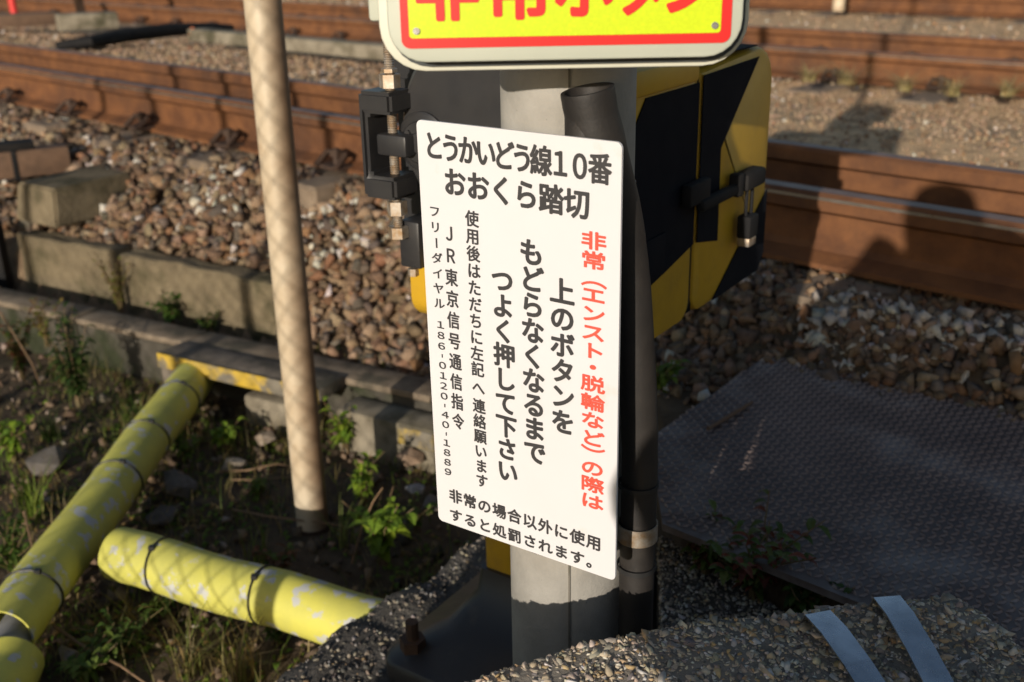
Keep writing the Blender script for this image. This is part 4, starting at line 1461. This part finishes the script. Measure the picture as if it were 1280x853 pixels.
tag(colored_mesh('ground_cover', VV, FF, CC, MT['leaf'], None), 'sparse blades and tiny leaves over the dark soil', 'ground cover', kind='stuff')

# dry stalks
def stalk(pts, r0, label):
    P = [at(*p) for p in pts]
    tag(tube('dry_stalk', MT['twig'], None, P, [r0 * (1 - .5 * i / (len(P) - 1)) for i in range(len(P))], 6), label, 'stalk')


stalk([(68, 783, .03), (110, 812, .05), (150, 832, .05), (190, 860, .03)], .004, 'reddish dry stalk leaning below the long yellow pipe')
stalk([(290, 637, .03), (330, 645, .045), (370, 650, .05), (415, 655, .04), (450, 662, .03)], .0028, 'thin dry stalk passing in front of the foot of the cream pole')
stalk([(270, 590, .02), (310, 588, .035), (345, 580, .03), (372, 585, .02)], .0035, 'dry twig by the pale stone beyond the pipes')
stalk([(285, 600, .02), (320, 600, .03), (365, 596, .02)], .003, 'second dry twig lying close to the pale stone')
stalk([(440, 705, .02), (452, 660, .10), (466, 628, .16), (478, 610, .19)], .0028, 'dry stalk standing beside the bright green weed')
stalk([(0, 390, .25), (22, 425, .2), (40, 455, .12), (50, 480, .05)], .003, 'bent straw stalk hanging over the reddish weed')
stalk([(30, 640, .12), (42, 690, .10), (46, 720, .05)], .003, 'short dry stalk beside the bright grass tuft')

# ------------------------------------------------------------------ behind the camera: photographer and fence, for their shadows
ph = empty('person', (0, 0, 0), 0, 'person in a dark coat holding up a camera, seen only as a shadow', 'person')
joints = {'pel': (0.02, -.30, .72, .15), 'belly': (0.02, -.29, .86, .16), 'chest': (0.02, -.27, 1.05, .17), 'neck': (0.015, -.225, 1.22, .07),
          'head0': (0.01, -.19, 1.28, .085), 'head1': (0.01, -.175, 1.37, .098), 'head2': (0.01, -.18, 1.45, .075),
          'shl': (-.165, -.26, 1.16, .085), 'ell': (-.285, -.20, 1.035, .10), 'wrl': (-.10, -.055, 1.20, .04), 'hl': (-.055, -.05, 1.28, .04),
          'shr': (.21, -.26, 1.20, .09), 'elr': (.36, -.19, 1.14, .075), 'wrr': (.12, -.055, 1.20, .04), 'hr': (.07, -.05, 1.30, .04),
          'hipl': (-.08, -.30, .66, .105), 'knl': (-.10, -.27, .38, .07), 'anl': (-.11, -.31, .07, .05), 'tol': (-.12, -.17, .035, .04),
          'hipr': (.12, -.30, .66, .105), 'knr': (.14, -.27, .38, .07), 'anr': (.15, -.31, .07, .05), 'tor': (.17, -.17, .035, .04)}
joints = {k: (v[0] - .07, *v[1:]) for k, v in joints.items()}
names = list(joints)
edges = [('pel', 'belly'), ('belly', 'chest'), ('chest', 'neck'), ('neck', 'head0'), ('head0', 'head1'), ('head1', 'head2'),
         ('chest', 'shl'), ('shl', 'ell'), ('ell', 'wrl'), ('wrl', 'hl'), ('chest', 'shr'), ('shr', 'elr'), ('elr', 'wrr'), ('wrr', 'hr'),
         ('pel', 'hipl'), ('hipl', 'knl'), ('knl', 'anl'), ('anl', 'tol'), ('pel', 'hipr'), ('hipr', 'knr'), ('knr', 'anr'), ('anr', 'tor')]
me = bpy.data.meshes.new('body')
me.from_pydata([joints[k][:3] for k in names], [(names.index(a), names.index(b)) for a, b in edges], [])
o = link('body', me, MT['cloth'], ph)
mod = o.modifiers.new('skin', 'SKIN')
for i, k in enumerate(names):
    me.skin_vertices[0].data[i].radius = (joints[k][3], joints[k][3])
    me.skin_vertices[0].data[i].use_root = (k == 'pel')
mod2 = o.modifiers.new('sub', 'SUBSURF'); mod2.levels = 2; mod2.render_levels = 2

bm = bmesh.new()
rings = []
for z, rx, ry in ((.42, .21, .15), (.6, .22, .16), (.9, .245, .17), (.955, .37, .16), (1.06, .40, .16), (1.15, .31, .14), (1.22, .25, .115), (1.28, .20, .095), (1.33, .13, .085), (1.36, .08, .07)):
    rings.append([bm.verts.new((-.02 + rx * math.cos(a) * (1 + .04 * vnoise((math.cos(a), math.sin(a), z), 3)), -.285 + ry * math.sin(a), z)) for a in [2 * math.pi * k / 28 for k in range(28)]])
for a, b in zip(rings[:-1], rings[1:]):
    for k in range(28):
        bm.faces.new((a[k], a[(k + 1) % 28], b[(k + 1) % 28], b[k]))
bm.faces.new(rings[0][::-1]); bm.faces.new(rings[-1])
bm_obj('coat', bm, MT['cloth'], ph, 60)  # unseen coat, widened so its shadow covers the plate and ballast

fn = empty('chain_link_fence', (-3.85, 0.0, 0), R(14), 'chain link fence on steel posts along the road side', 'fence')
FL, FH = 3.0, 2.3
for x in (0, .506, 1.11, 1.87, 3.0):
    tube('post', MT['wire'], fn, [(x, 0, 0), (x, 0, FH)], .024, 12)
tube('top_rail', MT['wire'], fn, [(0, 0, FH - .02), (FL, 0, FH - .02)], .017, 10)
bm = bmesh.new()
st = .075
k = -FH
while k < FL:
    for sg in (1, -1):
        a0, a1 = k, k + FH
        p0, p1 = max(0, a0), min(FL, a1)
        if p1 > p0:
            z0, z1 = (p0 - a0), (p1 - a0)
            if sg < 0: z0, z1 = FH - z0, FH - z1
            b_tube(bm, [(p0, .002 * sg, .05 + z0 * .96), (p1, .002 * sg, .05 + z1 * .96)], .0017, 4, False)
    k += st
tag(bm_obj('wire_mesh', bm, MT['wire'], fn), kind='stuff')
